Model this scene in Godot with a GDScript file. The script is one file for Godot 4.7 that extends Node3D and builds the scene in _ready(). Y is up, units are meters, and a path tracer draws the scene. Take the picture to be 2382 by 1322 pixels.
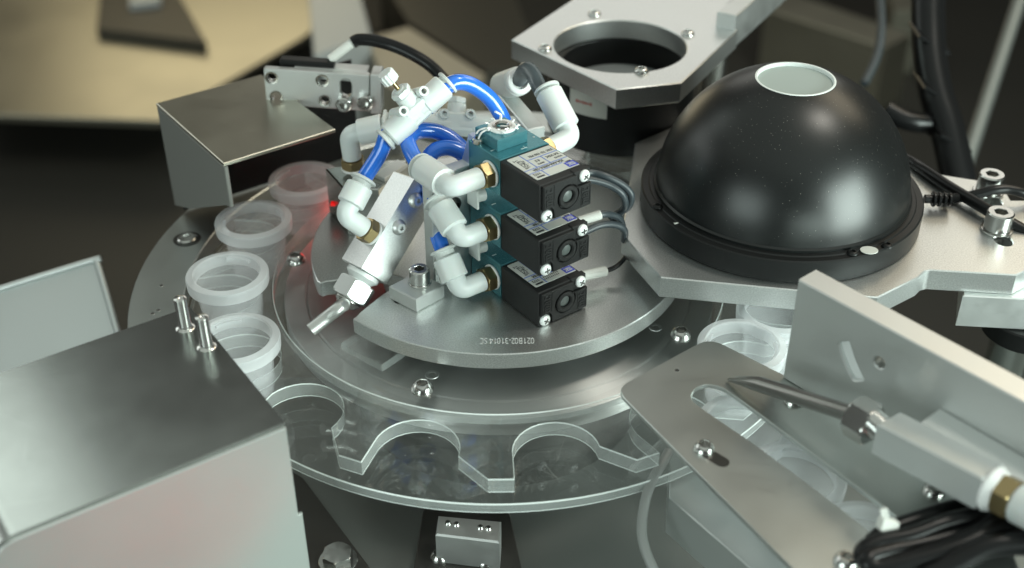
extends Node3D
# A rotary cup filling station seen close up. All shapes are written in millimetres and scaled to metres by K.

const K := 0.001
var origin := {}
var used := {}
var M := {}
var cache := {}
var end_point := Vector3.ZERO
var end_dir := Vector3.UP


func V(x: float, y: float, z: float) -> Vector3:
	return Vector3(x, y, z)


func W(x: float, y: float) -> Vector2:
	return Vector2(x, y)


# ---------------------------------------------------------------- mesh builder
class Shape:
	var p := PackedVector3Array()
	var uv := PackedVector2Array()
	var start := 0

	func begin() -> void:
		start = p.size()

	func close() -> void:
		# turn the triangles added since begin() so that the closed body faces outward
		var vol := 0.0
		var c := Vector3.ZERO
		for i in range(start, p.size()):
			c += p[i]
		c /= maxf(1.0, p.size() - start)
		for i in range(start, p.size(), 3):
			vol += (p[i] - c).dot((p[i + 1] - c).cross(p[i + 2] - c))
		if vol > 0.0:
			for i in range(start, p.size(), 3):
				var t := p[i + 1]
				p[i + 1] = p[i + 2]
				p[i + 2] = t
				var u := uv[i + 1]
				uv[i + 1] = uv[i + 2]
				uv[i + 2] = u

	func tri(a: Vector3, b: Vector3, c: Vector3, ua := Vector2.ZERO, ub := Vector2.ZERO, uc := Vector2.ZERO) -> void:
		if a.is_equal_approx(b) or b.is_equal_approx(c) or a.is_equal_approx(c):
			return
		p.append_array(PackedVector3Array([a, b, c]))
		uv.append_array(PackedVector2Array([ua, ub, uc]))

	func quad(a: Vector3, b: Vector3, c: Vector3, d: Vector3, ua := Vector2.ZERO, ub := Vector2.ZERO, uc := Vector2.ZERO, ud := Vector2.ZERO) -> void:
		tri(a, b, c, ua, ub, uc)
		tri(a, c, d, ua, uc, ud)

	static func area(q: Array) -> float:
		var s := 0.0
		for i in q.size():
			s += (q[i] as Vector2).cross(q[(i + 1) % q.size()])
		return s * 0.5

	static func inset(q: Array, d: float) -> Array:
		# q runs counter-clockwise (positive area); d > 0 moves its edges to the left, which is inward
		var out := []
		var n := q.size()
		for i in n:
			var a: Vector2 = q[(i + n - 1) % n]
			var b: Vector2 = q[i]
			var c: Vector2 = q[(i + 1) % n]
			var e := (b - a).normalized()
			var f := (c - b).normalized()
			var n1 := Vector2(-e.y, e.x)
			var n2 := Vector2(-f.y, f.x)
			var m := n1 + n2
			var l := maxf(m.length_squared(), 0.5)
			out.append(b + m * (2.0 * d / l))
		return out

	func cap(outer: Array, holes: Array, h: float, T: Transform3D, s := 0.0) -> void:
		var cur := outer.duplicate()
		for hole in holes:
			var best := INF
			var bi := 0
			var bj := 0
			for i in cur.size():
				for j in hole.size():
					var d: float = (cur[i] as Vector2).distance_squared_to(hole[j])
					if d < best:
						best = d
						bi = i
						bj = j
			var nx := []
			var bd: Vector2 = ((hole[bj] as Vector2) - cur[bi]).normalized()
			var sh := Vector2(bd.y, -bd.x) * 0.0008
			for i in bi + 1:
				nx.append(cur[i])
			for j in hole.size() + 1:
				var hp: Vector2 = hole[(bj + j) % hole.size()]
				if j == hole.size():
					hp = hp + sh
				nx.append(hp)
			nx.append((cur[bi] as Vector2) + sh)
			for i in range(bi + 1, cur.size()):
				nx.append(cur[i])
			cur = nx
		var ids := Geometry2D.triangulate_polygon(PackedVector2Array(cur))
		if ids.is_empty():
			print("cap failed ", cur.size(), " ", cur[0], cur[1])
		for k in range(0, ids.size(), 3):
			var a: Vector2 = cur[ids[k]]
			var b: Vector2 = cur[ids[k + 1]]
			var c: Vector2 = cur[ids[k + 2]]
			if (b - a).cross(c - a) * s < 0.0:
				var t := b
				b = c
				c = t
			tri(T * Vector3(a.x, h, a.y), T * Vector3(b.x, h, b.y), T * Vector3(c.x, h, c.y), a * 0.01, b * 0.01, c * 0.01)

	func wall(q: Array, d0: float, h0: float, d1: float, h1: float, T: Transform3D) -> void:
		var a := Shape.inset(q, d0) if d0 != 0.0 else q
		var b := Shape.inset(q, d1) if d1 != 0.0 else q
		var run := 0.0
		for i in q.size():
			var j := (i + 1) % q.size()
			var l: float = (q[i] as Vector2).distance_to(q[j])
			var u0 := run * 0.01
			run += l
			var u1 := run * 0.01
			quad(T * Vector3(a[i].x, h0, a[i].y), T * Vector3(a[j].x, h0, a[j].y), T * Vector3(b[j].x, h1, b[j].y), T * Vector3(b[i].x, h1, b[i].y), Vector2(u0, h0 * 0.01), Vector2(u1, h0 * 0.01), Vector2(u1, h1 * 0.01), Vector2(u0, h1 * 0.01))

	func prism(q0: Array, y0: float, y1: float, T := Transform3D.IDENTITY, ch := 0.3, holes := []) -> void:
		# a plate with its outline in the x-z plane, chamfered edges and holes
		begin()
		var q := q0.duplicate()
		if Shape.area(q) < 0.0:
			q.reverse()
		var hs := []
		for h in holes:
			var hh: Array = h.duplicate()
			if Shape.area(hh) > 0.0:
				hh.reverse()
			hs.append(hh)
		for w in [q] + hs:
			if ch > 0.0:
				wall(w, ch, y0, 0.0, y0 + ch, T)
				wall(w, 0.0, y0 + ch, 0.0, y1 - ch, T)
				wall(w, 0.0, y1 - ch, ch, y1, T)
			else:
				wall(w, 0.0, y0, 0.0, y1, T)
		var qi := Shape.inset(q, ch) if ch > 0.0 else q
		var hi := []
		for w in hs:
			hi.append(Shape.inset(w, ch) if ch > 0.0 else w)
		# walls as built turn one way; the caps follow them
		cap(qi, hi, y1, T, 1.0)
		cap(qi, hi, y0, T, -1.0)
		close()

	func box(c: Vector3, s: Vector3, B := Basis.IDENTITY, ch := 0.3) -> void:
		var h := s * 0.5
		prism([Vector2(-h.x, -h.z), Vector2(h.x, -h.z), Vector2(h.x, h.z), Vector2(-h.x, h.z)], -h.y, h.y, Transform3D(B, c), minf(ch, 0.45 * minf(s.x, minf(s.y, s.z))))

	func loft(rings: Array, T := Transform3D.IDENTITY, loop := false) -> void:
		begin()
		var m: int = rings[0].size()
		var last: int = rings.size() if loop else rings.size() - 1
		for k in last:
			var a: Array = rings[k]
			var b: Array = rings[(k + 1) % rings.size()]
			for i in m:
				var j := (i + 1) % m
				var u0 := Vector2(float(i) / m, float(k) / rings.size())
				var u1 := Vector2(float(i + 1) / m, float(k) / rings.size())
				var u2 := Vector2(float(i + 1) / m, float(k + 1) / rings.size())
				var u3 := Vector2(float(i) / m, float(k + 1) / rings.size())
				quad(T * a[i], T * a[j], T * b[j], T * b[i], u0, u1, u2, u3)
		if not loop:
			for e in [0, rings.size() - 1]:
				var c := Vector3.ZERO
				for q in rings[e]:
					c += q
				c /= m
				for i in m:
					if e == 0:
						tri(T * c, T * rings[e][(i + 1) % m], T * rings[e][i])
					else:
						tri(T * c, T * rings[e][i], T * rings[e][(i + 1) % m])
		close()

	func lathe(prof: Array, T := Transform3D.IDENTITY, n := 32, loop := false) -> void:
		var rings := []
		for q in prof:
			var ring := []
			for i in n:
				var a := TAU * i / n
				ring.append(Vector3(q.x * sin(a), q.y, q.x * cos(a)))
			rings.append(ring)
		loft(rings, T, loop)

	func cyl(a: Vector3, b: Vector3, r0: float, r1 := -1.0, ch := 0.2, n := 24) -> void:
		var r2 := r0 if r1 < 0.0 else r1
		var l := a.distance_to(b)
		var c := minf(ch, 0.4 * l)
		lathe([Vector2(maxf(r0 - c, 0.01), 0), Vector2(r0, c), Vector2(r2, l - c), Vector2(maxf(r2 - c, 0.01), l)], Shape.along(a, b), n)

	static func along(a: Vector3, b: Vector3, side := Vector3.ZERO) -> Transform3D:
		var y := (b - a).normalized()
		var s := side
		if s == Vector3.ZERO:
			s = Vector3.RIGHT if absf(y.x) < 0.9 else Vector3.BACK
		var z := s.cross(y).normalized()
		var x := y.cross(z).normalized()
		return Transform3D(Basis(x, y, z), a)

	static func spline(pts: Array, steps := 6) -> Array:
		var out := []
		var n := pts.size()
		for i in n - 1:
			var p0: Vector3 = pts[maxi(i - 1, 0)]
			var p1: Vector3 = pts[i]
			var p2: Vector3 = pts[i + 1]
			var p3: Vector3 = pts[mini(i + 2, n - 1)]
			for k in steps:
				out.append(p1.cubic_interpolate(p2, p0, p3, float(k) / steps))
		out.append(pts[n - 1])
		return out

	func tube(pts: Array, r: float, n := 14, steps := 6, squash := 1.0) -> void:
		var q := Shape.spline(pts, steps) if pts.size() > 2 else pts
		var rings := []
		var x := Vector3.ZERO
		for i in q.size():
			var t: Vector3 = ((q[mini(i + 1, q.size() - 1)] as Vector3) - q[maxi(i - 1, 0)]).normalized()
			if x == Vector3.ZERO:
				x = t.cross(Vector3.UP if absf(t.y) < 0.9 else Vector3.RIGHT)
			x = (x - t * x.dot(t)).normalized()
			var z := t.cross(x)
			var ring := []
			for k in n:
				var a := TAU * k / n
				ring.append((q[i] as Vector3) + (x * cos(a) + z * sin(a) * squash) * r)
			rings.append(ring)
		loft(rings)

	func mesh(off: Vector3, K_: float, smooth: float) -> ArrayMesh:
		var near := {}
		var fn := PackedVector3Array()
		for i in range(0, p.size(), 3):
			var nn := (p[i + 2] - p[i]).cross(p[i + 1] - p[i])
			fn.append(nn)
			for k in 3:
				var key := Vector3i((p[i + k] * 200.0).round())
				if near.has(key):
					near[key].append(i / 3)
				else:
					near[key] = [i / 3]
		var nor := PackedVector3Array()
		nor.resize(p.size())
		var pos := PackedVector3Array()
		pos.resize(p.size())
		var lim := cos(deg_to_rad(smooth))
		for i in p.size():
			var f := fn[i / 3]
			var fu := f.normalized()
			var s := Vector3.ZERO
			for g in near[Vector3i((p[i] * 200.0).round())]:
				var o := fn[g]
				if o.normalized().dot(fu) > lim:
					s += o
			nor[i] = s.normalized() if s.length_squared() > 0.0 else Vector3.UP
			pos[i] = (p[i] - off) * K_
		var arr := []
		arr.resize(Mesh.ARRAY_MAX)
		arr[Mesh.ARRAY_VERTEX] = pos
		arr[Mesh.ARRAY_NORMAL] = nor
		arr[Mesh.ARRAY_TEX_UV] = uv
		var m := ArrayMesh.new()
		m.add_surface_from_arrays(Mesh.PRIMITIVE_TRIANGLES, arr)
		return m


# ---------------------------------------------------------------- scene helpers
func numbered(n: String) -> String:
	used[n] = used.get(n, -1) + 1
	return n if used[n] == 0 else "%s_%03d" % [n, used[n]]


func tag(o: Node3D, label: String, category: String, group := "") -> void:
	o.set_meta("label", label)
	o.set_meta("category", category)
	if group:
		o.set_meta("group", group)


func thing(n: String, label: String, category: String, at := Vector3.ZERO, B := Basis.IDENTITY, group := "") -> Node3D:
	var o := Node3D.new()
	o.name = numbered(n)
	add_child(o)
	o.transform = Transform3D(B, at * K)
	origin[o] = at if B == Basis.IDENTITY else Vector3.ZERO
	tag(o, label, category, group)
	return o


func obj(n: String, s: Shape, m: Material, parent: Node3D = null, label := "", smooth := 38.0) -> MeshInstance3D:
	var o := MeshInstance3D.new()
	var off: Vector3 = origin.get(parent, Vector3.ZERO)
	o.mesh = s.mesh(off, K, smooth)
	o.material_override = m
	o.cast_shadow = GeometryInstance3D.SHADOW_CASTING_SETTING_ON
	if parent:
		o.name = n
		parent.add_child(o, true)
	else:
		o.name = numbered(n)
		add_child(o)
	origin[o] = off
	if label:
		o.set_meta("label", label)
	return o


func inst(n: String, mesh: Mesh, m: Material, parent: Node3D, T: Transform3D, label := "") -> MeshInstance3D:
	# a shared mesh (already in metres) set at T (in millimetres)
	var o := MeshInstance3D.new()
	o.mesh = mesh
	o.material_override = m
	o.name = n
	parent.add_child(o, true)
	var off: Vector3 = origin.get(parent, Vector3.ZERO)
	o.transform = Transform3D(T.basis, (T.origin - off) * K)
	if label:
		o.set_meta("label", label)
	return o


func structure(n: String, s: Shape, m: Material) -> MeshInstance3D:
	var o := obj(n, s, m)
	o.set_meta("kind", "structure")
	return o


func ring2(c: Vector2, r: float, n := 32) -> Array:
	var q := []
	for i in n:
		q.append(c + Vector2(cos(TAU * i / n), sin(TAU * i / n)) * r)
	return q


func slot2(a: Vector2, b: Vector2, r: float, n := 10) -> Array:
	var q := []
	var d := (b - a).normalized()
	var s := Vector2(-d.y, d.x)
	for i in n + 1:
		var t := PI * i / n
		q.append(b + (s * cos(t) + d * sin(t)) * r)
	for i in n + 1:
		var t := PI * i / n
		q.append(a + (-s * cos(t) - d * sin(t)) * r)
	return q


func rounded(q: Array, r: float, n := 5) -> Array:
	var out := []
	for i in q.size():
		var a: Vector2 = q[(i + q.size() - 1) % q.size()]
		var b: Vector2 = q[i]
		var c: Vector2 = q[(i + 1) % q.size()]
		var rr := minf(r, 0.45 * minf(a.distance_to(b), b.distance_to(c)))
		var s := b + (a - b).normalized() * rr
		var e := b + (c - b).normalized() * rr
		for k in n + 1:
			var t := float(k) / n
			out.append(s.lerp(b, t).lerp(b.lerp(e, t), t))
	return out


func socket_screw(rh: float, hh: float, hexr: float, button: bool) -> ArrayMesh:
	var key := "%s %s %s %s" % [rh, hh, hexr, button]
	if cache.has(key):
		return cache[key]
	var n := 36
	var prof := []
	if button:
		prof = [W(rh * 0.96, 0), W(rh, hh * 0.12), W(rh * 0.97, hh * 0.35), W(rh * 0.86, hh * 0.66), W(rh * 0.7, hh * 0.88), W(rh * 0.58, hh)]
	else:
		prof = [W(rh * 0.97, 0), W(rh, 0.2), W(rh, hh - 0.5), W(rh - 0.5, hh)]
	var rings := []
	for q in prof:
		var ring := []
		for i in n:
			var a := TAU * i / n
			ring.append(Vector3(q.x * sin(a), q.y, q.x * cos(a)))
		rings.append(ring)
	for dep in [[hexr * 1.08, 0.0], [hexr, 0.25], [hexr, hh * 0.62]]:
		var ring := []
		for i in n:
			var a := TAU * i / n
			var f := fposmod(a, PI / 3.0) - PI / 6.0
			var r: float = dep[0] * 0.866 / cos(f)
			ring.append(Vector3(r * sin(a), hh - dep[1], r * cos(a)))
		rings.append(ring)
	var s := Shape.new()
	s.loft(rings)
	cache[key] = s.mesh(Vector3.ZERO, K, 32.0)
	return cache[key]


func hex2(r: float) -> Array:
	var q := []
	for i in 6:
		q.append(Vector2(cos(TAU * i / 6.0), sin(TAU * i / 6.0)) * r)
	return q


func hexnut(s: Shape, T: Transform3D, r: float, h: float) -> void:
	# a six-sided prism with its end edges turned off round
	var rings := []
	var n := 36
	for lev in [[0.0, true], [0.09, false], [0.91, false], [1.0, true]]:
		var ring := []
		for i in n:
			var a := TAU * i / n
			var f := fposmod(a, PI / 3.0) - PI / 6.0
			var rr := r * 0.866 / cos(f)
			if lev[1]:
				rr = minf(rr, r * 0.9)
			ring.append(Vector3(rr * sin(a), h * lev[0], rr * cos(a)))
		rings.append(ring)
	s.loft(rings, T)


func letters(s: Shape, txt: String, height: float, T: Transform3D, depth := 0.05, width := 0.0, bold := false) -> void:
	# lettering centred on T, its x along the line of text, its z out of the surface
	var f := SystemFont.new()
	f.font_names = PackedStringArray(["Droid Sans"])
	if bold:
		f.font_weight = 700
	var tm := TextMesh.new()
	tm.font = f
	tm.text = txt
	tm.font_size = 32
	tm.pixel_size = 0.05
	tm.depth = 0.2
	tm.curve_step = 2.0
	var arr := tm.get_mesh_arrays()
	var v: PackedVector3Array = arr[Mesh.ARRAY_VERTEX]
	var ix: PackedInt32Array = arr[Mesh.ARRAY_INDEX] if arr[Mesh.ARRAY_INDEX] != null else PackedInt32Array(range(v.size()))
	if v.is_empty():
		return
	var lo := v[0]
	var hi := v[0]
	for q in v:
		lo = lo.min(q)
		hi = hi.max(q)
	var sz := hi - lo
	var ky := height / sz.y
	var kx := ky if width <= 0.0 else width / sz.x
	var mid := (lo + hi) * 0.5
	for i in range(0, ix.size(), 3):
		var q := []
		for k in 3:
			var w := v[ix[i + k]] - mid
			q.append(T * Vector3(w.x * kx, w.y * ky, (w.z / maxf(sz.z, 0.001) + 0.5) * depth))
		s.tri(q[0], q[1], q[2])


func noise_tex(seed_: int, freq: float, size: int, lo: Color, hi: Color, oct := 3, mid := -1.0, kind := FastNoiseLite.TYPE_SIMPLEX_SMOOTH, stretch := Vector2.ONE) -> ImageTexture:
	var nz := FastNoiseLite.new()
	nz.seed = seed_
	nz.noise_type = kind
	nz.frequency = freq
	nz.fractal_octaves = oct
	var im := Image.create(size, size, false, Image.FORMAT_RGBA8)
	for y in size:
		for x in size:
			# wrapped by blending four shifted samples
			var fx := float(x) / size
			var fy := float(y) / size
			var a := nz.get_noise_2d(x * stretch.x, y * stretch.y)
			var b := nz.get_noise_2d((x - size) * stretch.x, y * stretch.y)
			var c := nz.get_noise_2d(x * stretch.x, (y - size) * stretch.y)
			var d := nz.get_noise_2d((x - size) * stretch.x, (y - size) * stretch.y)
			var v := lerpf(lerpf(a, b, fx), lerpf(c, d, fx), fy) * 0.5 + 0.5
			v = clampf((v - 0.5) * 1.7 + 0.5, 0.0, 1.0)
			if mid >= 0.0:
				v = smoothstep(mid, mid + 0.12, v)
			im.set_pixel(x, y, lo.lerp(hi, v))
	return ImageTexture.create_from_image(im)


func mat(n: String, c: Color, rough: float, metal := 0.0) -> StandardMaterial3D:
	var m := StandardMaterial3D.new()
	m.resource_name = n
	m.albedo_color = c.linear_to_srgb()
	m.roughness = rough
	m.metallic = metal
	M[n] = m
	return m


func tri_tex(m: StandardMaterial3D, scale_: float) -> void:
	m.uv1_triplanar = true
	m.uv1_world_triplanar = true
	m.uv1_scale = Vector3.ONE * scale_


func materials() -> void:
	var grain := noise_tex(3, 0.35, 256, Color(0.35, 0.35, 0.35), Color(0.75, 0.75, 0.75), 2)
	var smear := noise_tex(5, 0.012, 256, Color(0.82, 0.82, 0.82), Color(1, 1, 1), 3)
	var brush := noise_tex(8, 0.12, 512, Color(0.5, 0.5, 0.5), Color(1, 1, 1), 3, -1.0, FastNoiseLite.TYPE_SIMPLEX_SMOOTH, Vector2(0.06, 2.2))
	var speck := noise_tex(11, 0.16, 256, Color(0.87, 0.87, 0.87), Color(1, 1, 1), 2)
	var scr := smear.get_image()
	var rs := RandomNumberGenerator.new()
	rs.seed = 31
	for k in 34:
		var x0 := rs.randf() * 256.0
		var y0 := rs.randf() * 256.0
		var an := rs.randf_range(-0.5, 0.5) + (0.0 if k % 3 else 1.4)
		var vv := rs.randf_range(0.76, 0.88)
		for i in rs.randi_range(12, 90):
			scr.set_pixel(int(fposmod(x0 + cos(an) * i, 256.0)), int(fposmod(y0 + sin(an) * i, 256.0)), Color(vv, vv, vv))
	var worn := ImageTexture.create_from_image(scr)
	var m := mat("blasted aluminium", Color(0.84, 0.86, 0.85), 0.7, 1.0)
	m.roughness_texture = grain
	m.heightmap_enabled = true
	m.heightmap_texture = grain
	m.heightmap_scale = 0.0035
	m.albedo_texture = speck
	tri_tex(m, 32.0)
	m = mat("machined aluminium", Color(0.7, 0.72, 0.71), 0.5, 1.0)
	m.roughness_texture = worn
	tri_tex(m, 25.0)
	m = mat("sheet steel", Color(0.5, 0.52, 0.5), 0.25, 1.0)
	m.roughness_texture = worn
	m.heightmap_enabled = true
	m.heightmap_texture = brush
	m.heightmap_scale = 0.0008
	tri_tex(m, 14.0)
	m = mat("turned steel", Color(0.55, 0.56, 0.55), 0.5, 1.0)
	m.roughness_texture = worn
	m.anisotropy_enabled = true
	m.anisotropy = -0.95
	m.uv1_scale = Vector3(6, 6, 1)
	mat("screw steel", Color(0.6, 0.6, 0.58), 0.22, 1.0)
	mat("bright steel", Color(0.55, 0.54, 0.51), 0.24, 1.0)
	mat("dark rod steel", Color(0.27, 0.265, 0.25), 0.3, 1.0)
	m = mat("chute steel", Color(0.56, 0.59, 0.57), 0.4, 1.0)
	m.roughness_texture = worn
	m.heightmap_enabled = true
	m.heightmap_texture = brush
	m.heightmap_scale = 0.001
	tri_tex(m, 11.0)
	mat("rod steel", Color(0.62, 0.63, 0.61), 0.42, 1.0)
	mat("dull sheet", Color(0.2, 0.2, 0.185), 0.6, 0.3)
	mat("dark steel", Color(0.12, 0.12, 0.115), 0.35, 1.0)
	mat("zinc", Color(0.85, 0.88, 0.87), 0.5, 0.3)
	mat("brass", Color(0.4, 0.31, 0.16), 0.34, 1.0)
	m = mat("white plastic", Color(0.645, 0.675, 0.66), 0.4)
	m.subsurf_scatter_enabled = true
	m.subsurf_scatter_strength = 0.06
	mat("collar plastic", Color(0.57, 0.6, 0.58), 0.45)
	m = mat("blue tubing", Color(0.028, 0.17, 0.7), 0.2)
	m.clearcoat_enabled = true
	m.clearcoat = 0.6
	m.clearcoat_roughness = 0.08
	m = mat("teal anodised", Color(0.085, 0.26, 0.3), 0.45, 0.6)
	m.roughness_texture = grain
	tri_tex(m, 60.0)
	m = mat("black plastic", Color(0.013, 0.0135, 0.0135), 0.6)
	m.metallic_specular = 0.4
	m.roughness_texture = smear
	m.heightmap_enabled = true
	m.heightmap_texture = grain
	m.heightmap_scale = 0.005
	tri_tex(m, 40.0)
	m = mat("black satin", Color(0.008, 0.0085, 0.0085), 0.42)
	m.metallic_specular = 0.38
	m = mat("dome paint", Color(0.006, 0.007, 0.007), 0.34)
	m.metallic_specular = 0.5
	m.heightmap_enabled = true
	m.heightmap_texture = speck
	m.heightmap_scale = 0.008
	tri_tex(m, 30.0)
	mat("dust speck", Color(0.35, 0.33, 0.3), 0.9)
	m = mat("cable black", Color(0.006, 0.0062, 0.0065), 0.3)
	m.metallic_specular = 0.38
	mat("cable grey", Color(0.035, 0.045, 0.052), 0.42)
	mat("cable pale grey", Color(0.25, 0.26, 0.25), 0.45)
	mat("sleeve white", Color(0.66, 0.67, 0.63), 0.55)
	mat("label white", Color(0.6, 0.61, 0.57), 0.5)
	mat("label blue", Color(0.05, 0.07, 0.5), 0.5)
	mat("label line", Color(0.09, 0.17, 0.55), 0.5)
	mat("ink", Color(0.02, 0.02, 0.025), 0.6)
	mat("red ink", Color(0.45, 0.06, 0.05), 0.6)
	mat("teflon", Color(0.8, 0.81, 0.8), 0.5)
	mat("diffuser", Color(0.36, 0.42, 0.4), 0.6)
	mat("diffuser edge", Color(0.78, 0.82, 0.8), 0.5)
	mat("lens grey", Color(0.1, 0.115, 0.11), 0.35)
	mat("engraved", Color(0.72, 0.74, 0.73), 0.9, 0.3)
	m = mat("clear acrylic", Color(1, 1, 1), 0.02)
	m.transparency = BaseMaterial3D.TRANSPARENCY_ALPHA
	m.albedo_color = Color(0.9, 0.94, 0.93, 0.025)
	m = mat("sawn edge", Color(1, 1, 1), 0.35)  # milky cut face; white tint also paints light caught in the acrylic
	m.transparency = BaseMaterial3D.TRANSPARENCY_ALPHA
	m.albedo_color = Color(0.92, 0.95, 0.94, 0.2)
	m = mat("painted glint", Color(1, 1, 1), 0.3)  # near-white colour that paints a glint along acrylic edges
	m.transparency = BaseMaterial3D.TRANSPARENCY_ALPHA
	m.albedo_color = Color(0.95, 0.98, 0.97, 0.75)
	m = mat("cup plastic", Color(0.8, 0.83, 0.83), 0.3)
	m.transparency = BaseMaterial3D.TRANSPARENCY_ALPHA
	m.albedo_color = Color(0.9, 0.91, 0.92, 0.24)
	m.backlight_enabled = true
	m.backlight = Color(0.6, 0.6, 0.6)
	m = mat("cup rim", Color(0.8, 0.83, 0.83), 0.3)
	m.transparency = BaseMaterial3D.TRANSPARENCY_ALPHA
	m.albedo_color = Color(0.9, 0.91, 0.92, 0.42)
	m.backlight_enabled = true
	m.backlight = Color(0.6, 0.6, 0.6)
	m = mat("grey tubing", Color(0.2, 0.24, 0.25), 0.3)
	m.transparency = BaseMaterial3D.TRANSPARENCY_ALPHA
	m.albedo_color = Color(0.3, 0.34, 0.36, 0.8)
	m = mat("dust film", Color(1, 1, 1), 0.9)
	m.albedo_color = Color(1, 1, 1, 1)
	m.albedo_texture = dust_tex()
	m.transparency = BaseMaterial3D.TRANSPARENCY_ALPHA
	m = mat("floor paint", Color(0.024, 0.0225, 0.018), 0.6)
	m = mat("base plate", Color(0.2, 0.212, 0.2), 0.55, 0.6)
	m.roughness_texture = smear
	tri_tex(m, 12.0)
	mat("base dark plate", Color(0.055, 0.052, 0.047), 0.5, 0.5)  # dark finish of the plates themselves
	m = mat("gold sheet", Color(0.5, 0.475, 0.385), 0.5, 1.0)
	m.roughness_texture = smear
	tri_tex(m, 3.0)
	mat("tan cover", Color(0.4, 0.36, 0.28), 0.55, 0.6)
	mat("pale cover", Color(0.42, 0.44, 0.44), 0.5, 0.3)
	mat("brown cover", Color(0.06, 0.055, 0.043), 0.5, 0.4)
	m = mat("brown steel", Color(0.45, 0.43, 0.36), 0.4, 1.0)
	m.roughness_texture = smear
	tri_tex(m, 10.0)
	mat("pale dim", Color(0.1, 0.105, 0.1), 0.6)
	m = mat("red lamp", Color(0.3, 0.01, 0.01), 0.4)
	m.emission_enabled = true
	m.emission = Color(1.0, 0.05, 0.04)
	m.emission_energy_multiplier = 0.6
	mat("grey plastic", Color(0.24, 0.26, 0.26), 0.5)
	m = mat("brushed front", Color(0.6, 0.64, 0.62), 0.36, 0.8)
	m.heightmap_enabled = true
	m.heightmap_texture = brush
	m.heightmap_scale = 0.0012
	m.roughness_texture = smear
	tri_tex(m, 10.0)
	m = mat("pale steel", Color(0.62, 0.65, 0.64), 0.5, 0.85)
	m.roughness_texture = smear
	tri_tex(m, 10.0)


func dust_tex() -> ImageTexture:
	var size := 1024
	var im := Image.create(size, size, false, Image.FORMAT_RGBA8)
	var big := FastNoiseLite.new()
	big.seed = 21
	big.frequency = 0.011
	big.fractal_octaves = 4
	var fine := FastNoiseLite.new()
	fine.seed = 22
	fine.frequency = 0.09
	fine.fractal_octaves = 2
	var rng := RandomNumberGenerator.new()
	rng.seed = 77
	for y in size:
		for x in size:
			var g := clampf(big.get_noise_2d(x * 1.0, y * 1.0) * 2.4 + 0.1, 0.0, 1.0)
			var f := clampf(fine.get_noise_2d(x, y) * 1.4 + 0.35, 0.0, 1.0)
			var a := 0.0 + 0.1 * g * f * f
			im.set_pixel(x, y, Color(0.78, 0.8, 0.78, a))
	for k in 9000:
		var x := rng.randi_range(0, size - 4)
		var y := rng.randi_range(0, size - 4)
		var g := clampf(big.get_noise_2d(x * 1.0, y * 1.0) * 2.4 + 0.25, 0.05, 1.0)
		if rng.randf() < g:
			im.fill_rect(Rect2i(x, y, rng.randi_range(1, 2), rng.randi_range(1, 2)), Color(0.8, 0.81, 0.8, rng.randf_range(0.12, 0.45)))
	for k in 40:
		var x := rng.randf() * size
		var y := rng.randf() * size
		var an := rng.randf() * TAU
		for i in rng.randi_range(30, 140):
			im.set_pixel(int(fposmod(x + cos(an) * i, size)), int(fposmod(y + sin(an) * i, size)), Color(0.8, 0.82, 0.8, 0.3))
	return ImageTexture.create_from_image(im)


# ---------------------------------------------------------------- repeated makers
func elbow(label: String, base: Vector3, n: Vector3, d2: Vector3, l1: float, l2: float, group: String, neck := 0.0, grip := 5.0, thin := 3.65) -> Node3D:
	# push-in elbow: brass hexagon, thin leg along n, thick leg along d2 with a release collar
	var t := thing("elbow_fitting", label, "pipe fitting", base, Basis.IDENTITY, group)
	n = n.normalized()
	d2 = d2.normalized()
	var s := Shape.new()
	s.cyl(base + n * 0.05, base + n * 1.0, thin + 1.15, -1.0, 0.3, 32)
	obj("sealing_ring", s, M["teflon"], t)
	s = Shape.new()
	hexnut(s, Shape.along(base + n * 1.0, base + n * 5.0), thin + 1.1, 3.6)
	s.cyl(base + n * 4.5, base + n * 5.6, thin - 0.6)
	obj("hexagon", s, M["brass"], t)
	var corner := base + n * l1
	s = Shape.new()
	# thin leg, rounded heel and the start of the second leg in one sweep
	var pts := [base + n * 5.0, base + n * (l1 - 3.4)]
	for k in 7:
		var u := k / 6.0
		var a := corner - n * 3.2
		var c := corner + d2 * 3.2
		pts.append(a.lerp(corner, u).lerp(corner.lerp(c, u), u))
	pts.append(corner + d2 * 5.0)
	s.tube(pts, thin, 26, 2)
	s.lathe([W(thin * 0.6, -thin * 0.75), W(thin * 0.9, -thin * 0.42), W(thin * 0.995, 0), W(thin * 0.9, thin * 0.42), W(thin * 0.5, thin * 0.8)], Shape.along(corner - n * 1.0 - d2 * (-0.6), corner - n * 1.0 + d2 * 3.0), 26)
	var T := Shape.along(corner + d2 * 3.8, corner + d2 * l2)
	var L := l2 - 3.8
	s.lathe([W(thin - 0.3, 0), W(thin + 0.2, 0.5), W(grip - 0.15, 0.7), W(grip, 0.95), W(grip, L - 0.4), W(grip - 0.35, L), W(grip - 0.9, L + 0.02), W(grip - 1.1, L - 0.8), W(0.01, L - 0.8)], T, 36)
	obj("elbow_body", s, M["white plastic"], t)
	s = Shape.new()
	var e := corner + d2 * (l2 - 0.9)
	s.lathe([W(grip - 1.3, 0), W(grip - 1.3, 1.7 + neck), W(grip - 0.5, 1.9 + neck), W(grip - 0.1, 2.1 + neck), W(grip - 0.1, 2.7 + neck), W(grip - 0.4, 3.0 + neck), W(3.1, 3.0 + neck), W(2.9, 2.4 + neck), W(0.01, 2.4 + neck)], Shape.along(e, e + d2), 36)
	obj("release_collar", s, M["collar plastic"], t)
	end_point = corner + d2 * l2
	end_dir = d2
	return t


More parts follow.
